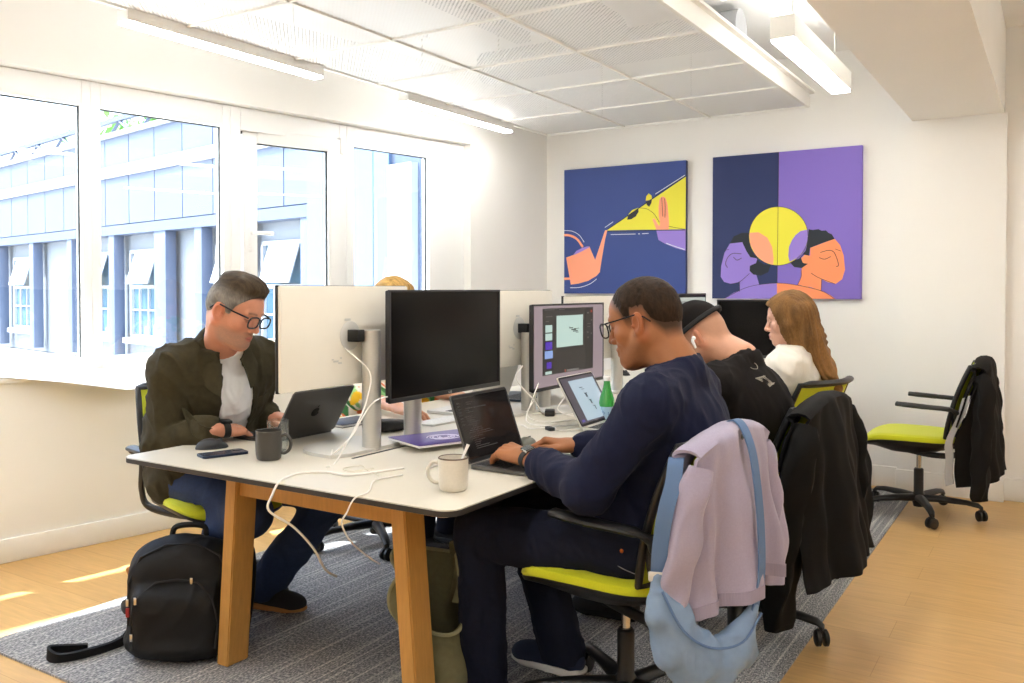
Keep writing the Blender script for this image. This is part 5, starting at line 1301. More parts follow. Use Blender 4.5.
# ---- man in the olive jacket (window side)
def build_olive():
    J = dict(C7=(-2.685, 2.195, 1.06), chest=(-2.765, 2.245, .875), waist=(-2.85, 2.265, .68), pelvis=(-2.93, 2.29, .55), fwd=(.946, -.25, 0),
             shL=(-2.685, 2.405, .985), shR=(-2.785, 2.055, .975), elL=(-2.79, 2.52, .735), elR=(-2.80, 2.015, .705), wrL=(-2.715, 2.46, .765), wrR=(-2.578, 2.100, .768),
             hipL=(-2.88, 2.38, .535), hipR=(-2.90, 2.195, .535), knL=(-2.42, 2.53, .475), knR=(-2.50, 2.165, .455), anL=(-2.665, 2.375, .095), anR=(-2.93, 2.09, .175))
    J['elL'] = (-2.86, 2.47, .74)
    h = HF((-2.556, 2.158, 1.202), head_frame((.955, .20), 23, -3), 1.015)
    skin = SK(206, 142, 112)
    p = Person('man in an olive jacket, white T-shirt and glasses at the window side', J, h, skin, (-2.9, 2.28, .45))
    hcol = SK(70, 58, 44); grey = SK(128, 122, 114)
    fade = lambda L: np.clip((L[:, 2]-hl(L[:, 0])+.012)/.04, 0, 1)*(np.abs(L[:, 1]) < .079)*.6
    head_piece(p, head_color(h, skin, SK(186, 104, 92), .7, SK(140, 118, 102), fade, grey, brow=SK(110, 88, 70)), neck=.06, heavy=.003, hmm=.0027)
    body_piece(p, skin, 1.05)
    hand_piece(p, 'R', (.02, .97, -.10), (.15, .02, 1), 1, skin, s=1.08, curl=(24, 36, 24), tcurl=.0)
    hand_piece(p, 'L', (.75, .35, -.12), (.1, 0, 1), -1, skin, s=1.05, curl=(24, 36, 24))
    p.finish_body(M_skin('light_skin'))
    def t(L):
        x, y, z = L[..., 0], L[..., 1], L[..., 2]; up = z-hl(x)
        top = np.clip((z-.075)/.035, 0, 1)*np.clip(1-(np.abs(y)/.075)**2, 0, 1); quiff = top*(.014+.018*np.clip((x+.01)/.08, 0, 1))
        return np.where(up > 0, .003+.005*np.clip(up/.05, 0, 1)+quiff+.0045*wob(L*np.array((.5, 2.4, 1.2)), 48, 3)*(.15+top), -.014)
    def hc(V):
        L = h.inv(V); a = np.clip((L[:, 2]-.05)/.04, 0, 1)[:, None]; return (grey*(1-a)+hcol*a)*(1+.3*wob(L*np.array((.6, 3, 1)), 130, 3))[:, None]
    p.child('hair', hair_shell(p, t, .0032), M_hair('greying_hair'), 1, color=hc)
    glasses(p, M_gl, h, w_=.029, ht=.0205, half=.0345, tr=.0029)
    ax = nv(h.p(-.03, 0, -.06)-p.J['C7'])
    lo, hi = bbox(p.J, ('pelvis', 'C7', 'shL', 'shR', 'chest'), .19); F = Field(lo, hi, .0065); torso_prims(F, p.J, .008, 1.05, belly=.02)
    f0, l0, u0 = tframe(p.J); F.keep(lambda P: np.maximum(.50-P[..., 2], np.maximum(np.abs((P-p.J['chest'])@l0-.012)-.098, -((P-p.J['chest'])@f0)+.0))); F.keep(lambda P: np.where(np.linalg.norm(P-p.J['C7'], axis=-1) < .15, (P-p.J['C7'])@ax-.008, -1)); collar_ring(F, h, p.J['C7']+ax*-.004, .066, .008, front=-.036)
    p.child('t_shirt', F, M_whiteT, 2, folds(.005, 17, 2, .002, 50))
    # open jacket
    f, l, up = tframe(p.J)
    lo, hi = bbox(p.J, ('pelvis', 'C7', 'shL', 'shR', 'elL', 'elR', 'wrL', 'wrR'), .20); F = Field(lo, hi, .0062)
    torso_prims(F, p.J, .026, 1.06, belly=.015)
    F.add(ell(p.J['pelvis']+np.array((.02, 0, -.01)), (.165, .215, .13), np.stack([f, l, up], 1)), .05)
    mid = p.J['chest']
    def opening(P):
        q = P-mid; s_ = q@l; u_ = q@up; fr = q@f
        w_ = .060+.02*np.clip(-u_/.2, 0, 1)
        return np.maximum(np.maximum(np.abs(s_-.012)-w_, -fr+.03), u_-.235)
    op = opening
    F.offset(lambda P: np.zeros(P.shape[:-1])); sl = (slice(None),)*3; P_ = F.pts((slice(0, F.n[0]), slice(0, F.n[1]), slice(0, F.n[2]))); d_ = -op(P_); k_ = .012
    hh = np.clip(.5+.5*(d_-F.F)/k_, 0, 1); F.F = (F.F*(1-hh)+d_*hh+k_*hh*(1-hh)).astype(np.float32); del P_
    for s_ in 'LR':
        arm_prims(F, p.J, s_, .020, .74, r=(.056, .05, .048, .036)); d = p.J['wr'+s_]-p.J['el'+s_]; cuff(F, p.J['el'+s_]+d*.72, d, .054, .05)
    F.keep(lambda P: np.maximum(.455-P[..., 2]+.10*(P[..., 0]+2.9), -1)); ax2 = nv(ax*.5+np.array((0, 0, 1))); F.keep(lambda P: np.where(np.linalg.norm((P-p.J['C7'])*np.array((1, 1, .6)), axis=-1) < .10, (P-p.J['C7'])@ax2-.012, -1))
    # collar flaps
    c7 = p.J['C7']; fh = nv(f-ax*(f@ax)); lh = np.cross(ax, fh)
    for s_ in (-1, 1):
        pts = [c7+ax*.03-fh*.072, c7+ax*.03-fh*.03+lh*s_*.066, c7+ax*.012+fh*.03+lh*s_*.075, c7-ax*.03+fh*.085+lh*s_*.068]
        for a, b in zip(pts[:-1], pts[1:]): F.add(cone(a, b, .012, .012), .008); F.add(cone(a-ax*.03+lh*s_*.010, b-ax*.035+lh*s_*.016, .010, .010), .012)
        a, b = pts[2], pts[3]; F.add(cone(b, b-ax*.03+lh*s_*.035-fh*.01, .011, .009), .012)
    jk = p.child('jacket', F, M_olive, 2, addf(folds(.0085, 13, 7, .0032, 40), joint_folds(p.J, ('elL', 'elR'), .006, .14, 60), joint_folds(p.J, ('shR',), .004, .12, 60)))
    cq = MB(); cc = c7+fh*.018
    def colr(u, v):
        a = radians(-152+304*u); fr_ = .5-.5*cos(a); r_ = .074+.040*v+.012*v*fr_; dr = -fh*cos(a)+lh*sin(a)
        tip = v*max(0, fr_-.72)*.16
        return cc+ax2*(.050-.040*fr_-(.050+.018*fr_)*v-tip*.55)+dr*r_+fh*(.012*fr_+tip*.12)-ax2*.018*sin(pi*v)*-.6
    cq.grid(colr, 44, 9, .007); p.mesh_child('collar', cq, M_olive, jk)
    # chest pocket flap and buttons on the jacket
    bpy.context.view_layer.update()
    pk = MB(); pts = []
    for a in range(7):
        for b in range(2):
            o_ = mid+f*.5+l*(.085+.085*a/6)+up*(.03-.035*b-.008*b*sin(pi*a/6)); loc, n = surf_hit(jk, o_, -f); pts.append(None if loc is None else loc+n*.003)
    if all(q is not None for q in pts):
        pk.grid(lambda u, v: pts[int(round(u*6))*2+int(round(v))], 7, 2, .004); p.mesh_child('pocket_flap', pk, M_olive, jk)
    pk = MB(); pts = []
    for a in range(7):
        for b in range(2):
            o_ = mid+f*.5-l*(.105+.085*a/6)+up*(.03-.035*b-.008*b*sin(pi*a/6)); loc, n = surf_hit(jk, o_, -f); pts.append(None if loc is None else loc+n*.003)
    if all(q is not None for q in pts):
        pk.grid(lambda u, v: pts[int(round(u*6))*2+int(round(v))], 7, 2, .004); p.mesh_child('pocket_flap', pk, M_olive, jk)
    bt = MB()
    for k in range(5):
        loc, n = surf_hit(jk, mid+f*.5-l*.083+up*(.10-.075*k), -f)
        if loc is not None: bt.sph(loc, .006, (1, 1, 1), None, 10, 6)
    p.mesh_child('buttons', bt, M_blackm, jk)
    # jeans
    lo, hi = bbox(p.J, ('pelvis', 'hipL', 'hipR', 'knL', 'knR', 'anL', 'anR'), .17); F = Field(lo, hi, .0078); F.add(ell(p.J['pelvis'], (.13, .18, .115)), 0)
    for s_ in 'LR': leg_prims(F, p.J, s_, .012, r=(.09, .066, .062, .05), upto=1.0, hem=.014)
    F.keep(lambda P: np.maximum(P[..., 2]-.62, np.maximum(.06-P[..., 2], np.where(P[..., 0] < -2.66, np.where(P[..., 2] > .33, .476-P[..., 2], -1), -1))))
    p.child('jeans', F, M_denimb, 2, addf(folds(.004, 18, 5), joint_folds(p.J, ('knL', 'knR'), .005, .10, 80)))
    shoe(p, J['anL'], (-2.45, 2.43, 0.0), M_shoed, M_tan)
    shoe(p, (-2.955, 2.085, .165), (-2.83, 2.11, -.06), M_shoed, M_tan, heel_up=1)
    d = nv(p.J['wrR']-p.J['elR']); wc = p.J['wrR']+np.array((.005, .02, -.001)); dd = nv(np.array((.35, .93, -.05)))
    wa = p.mesh_child('watch', strap_ring(wc, dd, (.15, .02, 1), .0255, .033, .024, .004), M_black)
    up_ = nv(np.array((.15, .02, 1.0))-dd*(np.array((.15, .02, 1.0))@dd)); R = Matrix(np.stack([dd, np.cross(up_, dd), up_], 1).tolist())
    p.mesh_child('watch_case', MB().box(wc+up_*.031, (.021, .0185, .006), R, .006), M_black, wa)
build_olive()

# ---- blond person almost hidden behind the screens
def build_blond():
    J = dict(C7=(-2.93, 3.40, 1.06), chest=(-2.96, 3.38, .87), waist=(-2.98, 3.36, .68), pelvis=(-2.98, 3.35, .55), fwd=(.98, -.15, 0),
             shL=(-2.91, 3.57, .97), shR=(-2.94, 3.20, .97), elL=(-2.78, 3.62, .74), elR=(-2.735, 3.02, .79), wrL=(-2.53, 3.50, .755), wrR=(-2.43, 2.925, .765),
             hipL=(-2.93, 3.45, .535), hipR=(-2.93, 3.26, .535), knL=(-2.50, 3.46, .51), knR=(-2.50, 3.24, .51), anL=(-2.56, 3.48, .10), anR=(-2.56, 3.24, .10))
    h = HF((-2.85, 3.41, 1.205), head_frame((1, -.05), 14), 1.03)
    skin = SK(210, 152, 120)
    p = Person('blond person in a floral shirt, hidden behind screens but for hair and forearm', J, h, skin, (-2.95, 3.35, .45))
    hcol = SK(186, 146, 82)
    head_piece(p, head_color(h, skin, SK(190, 110, 100), .3, SK(170, 130, 90), None, hcol), hmm=.0035); body_piece(p, skin, 1.0)
    hand_piece(p, 'R', (.97, -.12, -.10), (.05, 0, 1), 1, skin, s=1.05, curl=(14, 24, 18)); hand_piece(p, 'L', (.95, -.2, -.12), (.05, 0, 1), -1, skin, s=1.0, hmm=.003)
    p.finish_body(M_skin('blond_skin'))
    t = lambda L: np.where(L[..., 2] > hl(L[..., 0]), .004+.014*np.clip((L[..., 2]-hl(L[..., 0]))/.05, 0, 1)+.003*wob(L*np.array((1, 2, 1)), 55, 4), -.014)
    p.child('hair', hair_shell(p, t, .0034), M_hair('blond_hair'), 1, color=lambda V: hcol*(1+.35*wob(h.inv(V)*np.array((.7, 3, 1)), 110, 3))[:, None])
    lo, hi = bbox(p.J, ('pelvis', 'C7', 'shL', 'shR', 'elL', 'elR'), .19); F = Field(lo, hi, .0075); torso_prims(F, p.J, .016, 1.05); F.add(ell((-2.84, 3.2, .72), (.10, .16, .12)), .08)
    for s_ in 'LR': arm_prims(F, p.J, s_, .020, .12)
    F.keep(lambda P: .49-P[..., 2]); ax = nv(h.p(-.03, 0, -.06)-p.J['C7']); F.keep(lambda P: np.where(np.linalg.norm(P-p.J['C7'], axis=-1) < .13, (P-p.J['C7'])@ax-.01, -1))
    def floral(V):
        C = np.tile(SK(236, 226, 206), (len(V), 1))
        for sd, th, col in ((1, .35, SK(60, 120, 60)), (4, .45, SK(140, 190, 120)), (7, .5, SK(246, 190, 20)), (9, .55, SK(236, 116, 60))):
            a = (wob(V, 42, sd) > th)[:, None]; C = np.where(a, col, C)
        return C
    p.child('floral_shirt', F, mat('floral_cotton', (1, 1, 1), .85, attr='tint'), 2, folds(.004, 18, 2), color=floral)
    lo, hi = bbox(p.J, ('pelvis', 'hipL', 'hipR', 'knL', 'knR', 'anL', 'anR'), .16); F = Field(lo, hi, .010); F.add(ell(p.J['pelvis'], (.13, .18, .11)), 0)
    for s_ in 'LR': leg_prims(F, p.J, s_, .012, upto=1.02, hem=.012)
    F.keep(lambda P: np.maximum(P[..., 2]-.60, np.maximum(.07-P[..., 2], np.where(P[..., 0] < -2.70, .476-P[..., 2], -1)))); p.child('trousers', F, M_denim, 2)
    shoe(p, J['anL'], (-2.30, 3.5, 0), M_shoed, M_blackm); shoe(p, J['anR'], (-2.30, 3.22, 0), M_shoed, M_blackm)
build_blond()
# ------------------------------------------------------------------ things on the table
M_slate = mat('space_grey_metal', rgb(96, 94, 92), 0.38, 0.7); M_keys = mat('black_keys', rgb(14, 14, 15), 0.5); M_white_cable = mat('white_cable', rgb(236, 232, 224), 0.5)
M_logo = mat('polished_dark', rgb(30, 30, 31), 0.15, 0.6)
Z = TT+0.0006
def laptop(loc, rz, lean, wd, dp, label, metal, scr_m, cat='laptop', logo=False):
    """local: hinge along y at x=0, keyboard deck towards +x, lid leaning to -x by (lean) degrees"""
    r = empty('laptop', loc, rz, label, cat)
    MB().prism([(x+dp/2, y) for x, y in rrect(dp, wd, 0.012, 4)], 0.011, (0, 0, 0.002)).build('base', metal, r)
    k = MB(); k.sm = False
    for i in range(6):
        for j in range(13):
            x = 0.022+i*0.0185; y = -wd/2+0.03+(wd-0.06)*j/12; k.box((x, y, 0.0134), (0.0078, (wd-0.06)/26-0.0012, 0.0007))
    kb = k.build('keyboard', M_keys, r); kb['kind'] = 'stuff'
    MB().box((dp-0.048, 0, 0.0132), (0.036, 0.055, 0.0003)).build('trackpad', metal, r)
    R = Matrix.Rotation(radians(-lean), 3, 'Y'); o = Vector((0.0, 0, 0.013))
    l = MB(); l.prism([(x, y+0) for x, y in [(a, b+dp*0.5) for a, b in rrect(wd, dp*.985, 0.012, 4)]], 0.006, o, R @ basis((0, 1, 0), (0, 0, 1), (1, 0, 0)), -0.006)
    ld = l.build('lid', metal, r)
    q = MB(); q.prism([(a, b+dp*0.5) for a, b in rrect(wd-0.006, dp*.985-0.006, 0.010, 4)], 0.0006, o, R @ basis((0, 1, 0), (0, 0, 1), (1, 0, 0)), 0.0); q.build('screen_bezel', M_blackm, ld)
    q = MB(); q.prism([(a, b+dp*0.505) for a, b in rrect(wd-0.022, dp*.985-0.024, 0.004, 3)], 0.0006, o, R @ basis((0, 1, 0), (0, 0, 1), (1, 0, 0)), 0.0006); sc_ = q.build('screen', scr_m, ld)
    if logo:
        q = MB(); q.sm = False; B = R @ basis((0, -1, 0), (0, 0, 1), (-1, 0, 0)); s_ = 0.021; cy = dp*.5
        body = []
        for k in range(40):
            a = 2*pi*k/40; rr = 1.0-0.10*max(0, sin(a))**6-0.06*max(0, -sin(a))**8; x, y = 0.92*rr*cos(a), rr*sin(a)*0.95
            if x > 0.62 and -0.15 < y < 0.62: x = 0.92-0.30*sqrt(max(0, 1-((y-0.24)/0.40)**2)) if abs(y-0.24) < 0.40 else x
            body.append((x*s_, y*s_+cy))
        q.prism(body, 0.0006, o, B, 0.006); lf = [(0.02*s_+s_*0.34*t_, cy+s_*(1.02+0.5*t_)+s_*0.14*sin(pi*t_)) for t_ in [k/8 for k in range(9)]]+[(0.02*s_+s_*0.34*t_, cy+s_*(1.02+0.5*t_)-s_*0.14*sin(pi*t_)) for t_ in [k/8 for k in range(7, 0, -1)]]
        q.prism(lf, 0.0006, o, B, 0.006); q.build('lid_emblem', M_logo, ld, angle=-1)
    return r, sc_, R, o
def lap_rects(sc_, R, o, wd, dp, items):
    """rectangles on a lid screen; u left to right for the user, v bottom to top"""
    for i, (nm, m, rects) in enumerate(items):
        q = MB(); q.sm = False
        for (u0, v0, u1, v1) in rects:
            W, Hh = wd-0.022, dp*.985-0.024; x0, x1 = (u0-.5)*W, (u1-.5)*W; y0, y1 = dp*.505+(v0-.5)*Hh, dp*.505+(v1-.5)*Hh
            q.prism([(x0, y0), (x1, y0), (x1, y1), (x0, y1)], 0.0003, o, R @ basis((0, 1, 0), (0, 0, 1), (1, 0, 0)), 0.0012+0.0003*i)
        q.build(nm, m, sc_, angle=-1)
M_glossblk = mat('glossy_dark_screen', rgb(9, 8, 9), 0.07, spec=0.6)
ED = emis('code_background', rgb(30, 20, 20), 0.25, .08); ET = emis('code_text', rgb(96, 70, 62), 0.35); ET2 = emis('code_text_grey', rgb(110, 104, 100), 0.3)
r, sc_, R, o = laptop((-1.545, 2.368, Z), 0, 20, 0.325, 0.225, 'dark laptop with code on its screen under the hands of the navy sweater man', M_slate, M_glossblk)
rnd = random.Random(5); rows = [[], []]
for k in range(24):
    v = 0.90-k*0.033; ind = rnd.choice((0.10, 0.13, 0.16, 0.16, 0.2)); L_ = rnd.uniform(0.08, 0.42)
    if rnd.random() < .14: continue
    rows[rnd.random() < .35].append((ind, v, ind+L_, v+0.010))
lap_rects(sc_, R, o, 0.325, 0.225, [('editor_background', ED, [(0.01, 0.02, 0.99, 0.98)]), ('code_lines', ET, rows[0]), ('comment_lines', ET2, rows[1]), ('file_list', ET2, [(0.02, 0.9-0.05*k, 0.075, 0.912-0.05*k) for k in range(8)])])
r, sc_, R, o = laptop((-2.405, 2.345, Z), pi, 32, 0.312, 0.215, 'grey laptop seen from behind, facing the man in the olive jacket', M_slate, emis('laptop_white_page', rgb(210, 214, 220), 0.6), logo=True)
r, sc_, R, o = laptop((-1.585, 3.185, Z), radians(2), 30, 0.325, 0.225, 'silver laptop with a white page on its screen, beside the green bottle', M_silver, M_glossblk)
PB = emis('laptop_pale_page', rgb(186, 206, 218), 0.75); PS = emis('laptop_sidebar', rgb(92, 84, 98), 0.5); PT = emis('laptop_ink', rgb(60, 70, 84), 0.5); PV = emis('laptop_violet', rgb(110, 90, 200), .7)
lap_rects(sc_, R, o, 0.325, 0.225, [('desktop', PS, [(0.0, 0.0, 1, 1)]), ('page', PB, [(0.2, 0.04, 0.97, 0.93)]), ('handwriting', PT, [(0.42, 0.74, 0.52, 0.755), (0.46, 0.70, 0.55, 0.71), (0.48, 0.60, 0.57, 0.615), (0.5, 0.52, 0.545, 0.60), (0.52, 0.44, 0.60, 0.455), (0.55, 0.36, 0.585, 0.44), (0.55, 0.30, 0.64, 0.31), (0.6, 0.22, 0.62, 0.30)]), ('violet_button', PV, [(0.05, 0.03, 0.13, 0.08)])])
r, sc_, R, o = laptop((-2.20, 3.26, Z), pi, 22, 0.312, 0.215, 'silver laptop open before the blond person, seen behind the black monitor', M_silver, emis('laptop_grey_page', rgb(180, 184, 190), .5))
r, sc_, R, o = laptop((-2.26, 3.80, Z), pi+.06, 24, 0.312, 0.215, 'dark blue grey laptop standing open further along the window side', mat('dark_blue_metal', rgb(50, 62, 76), .4, .3), M_glossblk)
def mug(loc, m, mi, r_, h_, hz, label, rim=None, spoon=False):
    e = empty('mug', loc, hz, label, 'mug')
    MB().lathe([(0, 0.0), (r_*0.80, 0.0), (r_*0.90, 0.004), (r_*0.97, h_*.2), (r_, h_*.55), (r_, h_-.001), (r_-.0015, h_), (r_-.004, h_-.001), (r_-.0045, h_*.5), (r_*.85, .008), (0, .007)], (0, 0, 0), 40).build('mug_body', m, e)
    hd = MB(); hd.tube(crom([(r_-.003, 0, h_*.80), (r_+.016, 0, h_*.84), (r_+.030, 0, h_*.62), (r_+.026, 0, h_*.36), (r_+.010, 0, h_*.22), (r_-.004, 0, h_*.24)], 6), .0052, 10, flat=((0, 1, 0), 1.25)); hd.build('handle', mi, e)
    if rim: MB().lathe([(r_+.0004, h_-.003), (r_+.0006, h_-.001), (r_-.002, h_+.0008), (r_-.0042, h_-.001)], (0, 0, 0), 40).build('rim', rim, e)
    MB().lathe([(0, h_*.72), (r_-.0046, h_*.72)], (0, 0, 0), 32).build('drink', mat('coffee', rgb(86, 56, 34), .15), e)
    return e
M_cer = mat('cream_ceramic', rgb(214, 206, 190), 0.3, spec=.5, noise=.04, nscale=160); M_rimb = mat('brown_rim', rgb(92, 72, 56), .4); M_dcer = mat('dark_grey_ceramic', rgb(66, 62, 56), 0.38, noise=.05, nscale=120)
m1 = mug((-1.425, 1.955, Z), M_cer, M_cer, .042, .092, radians(205), 'cream stoneware mug with a spoon near the table corner', M_rimb)
sp = empty('teaspoon', (-1.425, 1.955, Z+.012), 0, 'white teaspoon standing in the cream stoneware mug', 'spoon')
q = MB(); q.tube([(-.012, -.012, 0), (.016, .022, .075), (.026, .036, .112)], [.0025, .0032, .005], 8, flat=((.6, -.6, .2), .6)); q.build('spoon_handle', MATS['white_gloss'], sp)
q = MB(); q.sph((-.015, -.016, -.002), .011, (1, .8, .35), None, 12, 8); q.build('spoon_bowl', MATS['white_gloss'], sp)
mug((-2.195, 1.985, Z), M_dcer, M_dcer, .043, .096, radians(30), 'dark grey mug near the table edge, in front of a glass')
M_tumbler = glass_mat('tumbler_glass', (.95, .97, .97), 1.6)
q = MB(); q.lathe([(0, .0), (.030, 0), (.035, .05), (.0365, .112), (.035, .112), (.0335, .05), (.028, .008), (0, .008)], (0, 0, 0), 36)
o_ = q.build('glass_tumbler', M_tumbler, loc=(-2.26, 2.085, Z)); tag(o_, 'clear glass tumbler just behind the dark grey mug', 'glass')
def mouse(loc, rz, m, label, sc=1.0):
    e = empty('computer_mouse', loc, rz, label, 'mouse', None)
    def fn(u, v):
        a = 2*pi*u; b = pi/2*v; x = .056*sc*cos(a)*cos(b)**.6; y = .031*sc*sin(a)*cos(b)**.6*(1+.08*cos(a)); return (x, y, .001+.034*sc*sin(b)**.9*(1-.35*(x/.056/sc+.2)**2 if True else 1))
    MB().grid(fn, 33, 10).build('mouse_shell', m, e)
    MB().box((.028*sc, 0, .028*sc), (.008*sc, .0028*sc, .006*sc), None, .002).build('scroll_wheel', M_rubber, e)
    q = MB(); q.tube([(.052*sc, 0, .020*sc), (.03*sc, 0, .0305*sc), (.005*sc, 0, .0345*sc)], .0007, 6); q.build('button_seam', M_blackm, e)
M_mdark = mat('graphite_plastic', rgb(46, 48, 52), .45)
mouse((-2.515, 2.015, Z), radians(60), M_mdark, 'dark graphite computer mouse at the left edge of the table')
mouse((-1.60, 2.64, Z), radians(100), mat('olive_grey_plastic', rgb(92, 94, 84), .45), 'olive grey computer mouse right behind the code laptop', .95)
mouse((-2.40, 5.15, Z), radians(0), M_black, 'black computer mouse far down the table, seen beside the bottle')
ph = empty('smartphone', (-2.385, 1.955, Z), radians(71), 'blue black smartphone lying beside the dark grey mug', 'phone')
MB().prism(rrect(.155, .074, .011, 6), .008, (0, 0, 0)).build('phone_body', mat('blue_black_metal', rgb(42, 54, 76), .3, .4), ph)
MB().prism(rrect(.150, .069, .009, 6), .0006, (0, 0, .008)).build('phone_screen', mat('phone_glass', rgb(46, 56, 74), .25, spec=.5), ph)
MB().prism(rrect(.028, .028, .007, 5), .0022, (.055, .016, .008)).build('camera_bump', M_black, ph)
# violet brochure resting on the foot of the black monitor
nb = empty('brochure', (-1.885, 2.50, Z+.017), radians(68), 'violet brochure with a pale swirl, lying on the foot of the black monitor', 'brochure')
MB().box((0, 0, .004), (.145, .110, .004), None, .001).build('pages', MATS['white_paper'], nb)
MB().box((0, 0, .0089), (.147, .112, .0009), None, .0005).build('cover', mat('violet_cover', rgb(74, 56, 128), .4), nb)
q = MB(); rnd = random.Random(3)
for k in range(26):
    a0 = rnd.uniform(0, 2*pi); r0 = rnd.uniform(.012, .05); ln_ = rnd.uniform(.8, 2.2)
    q.tube([(.02+1.25*r0*cos(a0+ln_*t_/8)+.006*sin(3*a0), -.005+r0*sin(a0+ln_*t_/8), .0100) for t_ in range(9)], .0016, 5)
q.build('cover_swirl', mat('pale_lilac_ink', rgb(206, 200, 226), .5), nb)
# bottle
bt = empty('water_bottle', (-1.60, 3.285, Z), 0, 'green glass water bottle with a white cap and pale label', 'bottle')
MB().lathe([(0, 0), (.030, 0), (.033, .006), (.033, .085), (.030, .105), (.017, .145), (.0135, .165), (.0135, .180), (0, .18)], n=32).build('bottle_glass', mat('green_bottle_glass', rgb(60, 160, 70), .08, spec=.7, coat=.3), bt)
MB().lathe([(.0152, .176), (.0155, .194), (.014, .197), (0, .197)], n=24).build('cap', MATS['white_gloss'], bt)
MB().lathe([(.0334, .018), (.0336, .020), (.0336, .068), (.0334, .070)], n=32).build('label', mat('bottle_label', rgb(170, 205, 226), .5), bt)
q = MB(); q.tube([(-.0, -.0338, .050), (.008, -.0330, .044), (.0, -.0338, .038), (-.008, -.0330, .044), (0, -.0338, .050)], .0012, 5); q.tube([(.02, -.0275, .05), (.02, -.0275, .036)], .0012, 5); q.build('label_mark', mat('label_ink', rgb(40, 90, 160), .5), bt)
# pouch, pad, keyboards
F = Field((-.16, -.10, -.02), (.16, .10, .07), .004); F.add(ell((0, 0, .02), (.105, .045, .022)), 0); F.add(ell((-.03, 0, .022), (.06, .04, .024)), .02); F.keep(lambda P: -P[..., 2])
V, Q = F.mesh(); V = smooth_mesh(V, Q, 2); o_ = link_mesh('zip_pouch', np_mesh('zip_pouch', V+.0015*wob(V, 60, 2)[:, None], Q), mat('black_nylon', rgb(26, 26, 28), .6, bump=.2), loc=(-2.235, 2.64, Z), rz=radians(65)); tag(o_, 'black soft pouch lying between the two silver monitor posts', 'pouch')
F = Field((-.05, -.03, 0), (.05, .03, .03), .003); F.add(ell((0, 0, .012), (.028, .016, .012)), 0); V, Q = F.mesh(); o_ = link_mesh('earphone_case', np_mesh('earphone_case', V, Q), mat('tan_leather', rgb(178, 130, 92), .6), loc=(-2.33, 2.70, Z), rz=.6); tag(o_, 'small tan leather case beside the black soft pouch', 'case')
nbk = empty('notebook', (-2.50, 2.70, Z), radians(85), 'dark blue notebook lying by the arm of the blond person', 'notebook')
MB().box((0, 0, .006), (.105, .072, .0045), None, .001).build('pages', MATS['white_paper'], nbk); q = MB(); q.box((0, 0, .0112), (.108, .075, .0009), None, .0005); q.box((0, 0, .0009), (.108, .075, .0009), None, .0005); q.build('cover', mat('dark_blue_cover', rgb(34, 40, 58), .5), nbk)
kb = empty('keyboard', (-2.20, 2.95, Z), radians(88), 'thin white keyboard beside the hand of the blond person', 'keyboard')
MB().prism(rrect(.28, .115, .01, 4), .006, (0, 0, 0)).build('keyboard_body', M_silver, kb)
q = MB(); q.sm = False
for i in range(14):
    for j in range(5): q.box((-.126+i*.0194, -.042+j*.021, .0068), (.0082, .0088, .0010))
k_ = q.build('keys', MATS['white_gloss'], kb); k_['kind'] = 'stuff'
# adapters and cables
def cable(pts, r_, label, m=None, n=7, name='cable', cat='cable'):
    o_ = MB().tube(crom(pts, n), r_, 8).build(name, m or M_white_cable); return tag(o_, label, cat)
ad = MB().box((0, 0, .014), (.022, .032, .013), None, .005).build('power_adapter', M_black, loc=(-1.90, 3.33, Z), rz=.5); tag(ad, 'small black adapter among the cable tangle left of the lit monitor', 'adapter')
ad = MB().box((0, 0, .012), (.016, .026, .012), None, .004).build('power_adapter', M_black, loc=(-1.80, 3.60, Z), rz=1.2); tag(ad, 'small black adapter on the table under the lit monitor', 'adapter')
ad = MB().box((0, 0, .008), (.012, .022, .007), None, .003).build('cable_plug', M_black, loc=(-1.70, 2.98, Z), rz=1.0); tag(ad, 'black cable plug lying left of the silver laptop base', 'plug')
cable([(-1.95, 3.18, .95), (-1.93, 3.10, .90), (-1.90, 3.20, .80), (-1.92, 3.33, Z+.004), (-1.80, 3.42, Z+.006), (-1.74, 3.28, Z+.004), (-1.84, 3.14, Z+.004), (-1.95, 3.22, Z+.02), (-1.99, 3.36, .80), (-2.01, 3.42, .92)], .0028, 'white cable dropping in a cross behind the black monitor edge and coiling below')
cable([(-2.0, 3.44, .93), (-1.96, 3.33, .86), (-1.93, 3.22, .79), (-1.88, 3.10, Z+.006), (-1.76, 3.06, Z+.004), (-1.66, 3.16, Z+.004), (-1.72, 3.34, Z+.004), (-1.86, 3.44, Z+.004), (-1.97, 3.30, Z+.004)], .0028, 'second white cable crossing the first and looping on the table')
cable([(-1.90, 3.62, .86), (-1.83, 3.66, .80), (-1.80, 3.62, Z+.004), (-1.72, 3.50, Z+.004), (-1.80, 3.36, Z+.004), (-1.90, 3.40, Z+.02), (-1.93, 3.52, .78)], .0026, 'white cable looping round the post of the lit monitor')
cable([(-1.60, 3.04, Z+.008), (-1.66, 2.98, Z+.004), (-1.72, 3.04, Z+.004), (-1.78, 2.96, Z+.004), (-1.86, 3.02, Z+.004), (-1.95, 2.94, Z+.004)], .0026, 'white charging cable running from the silver laptop to the plug')
cable([(-2.02, 2.66, .95), (-1.985, 2.44, .905), (-1.96, 2.24, .90), (-1.955, 2.12, .80), (-2.02, 2.10, Z+.015), (-2.08, 2.16, Z+.015)], .0026, 'white cable slung across the silver post of the near white monitor')
cable([(-2.06, 2.20, 1.08), (-1.98, 2.235, 1.0), (-1.957, 2.20, .92), (-1.955, 2.15, .84), (-1.96, 2.05, Z+.004), (-1.93, 1.98, Z+.004)], .0026, 'white cable running down the front of the near silver post')
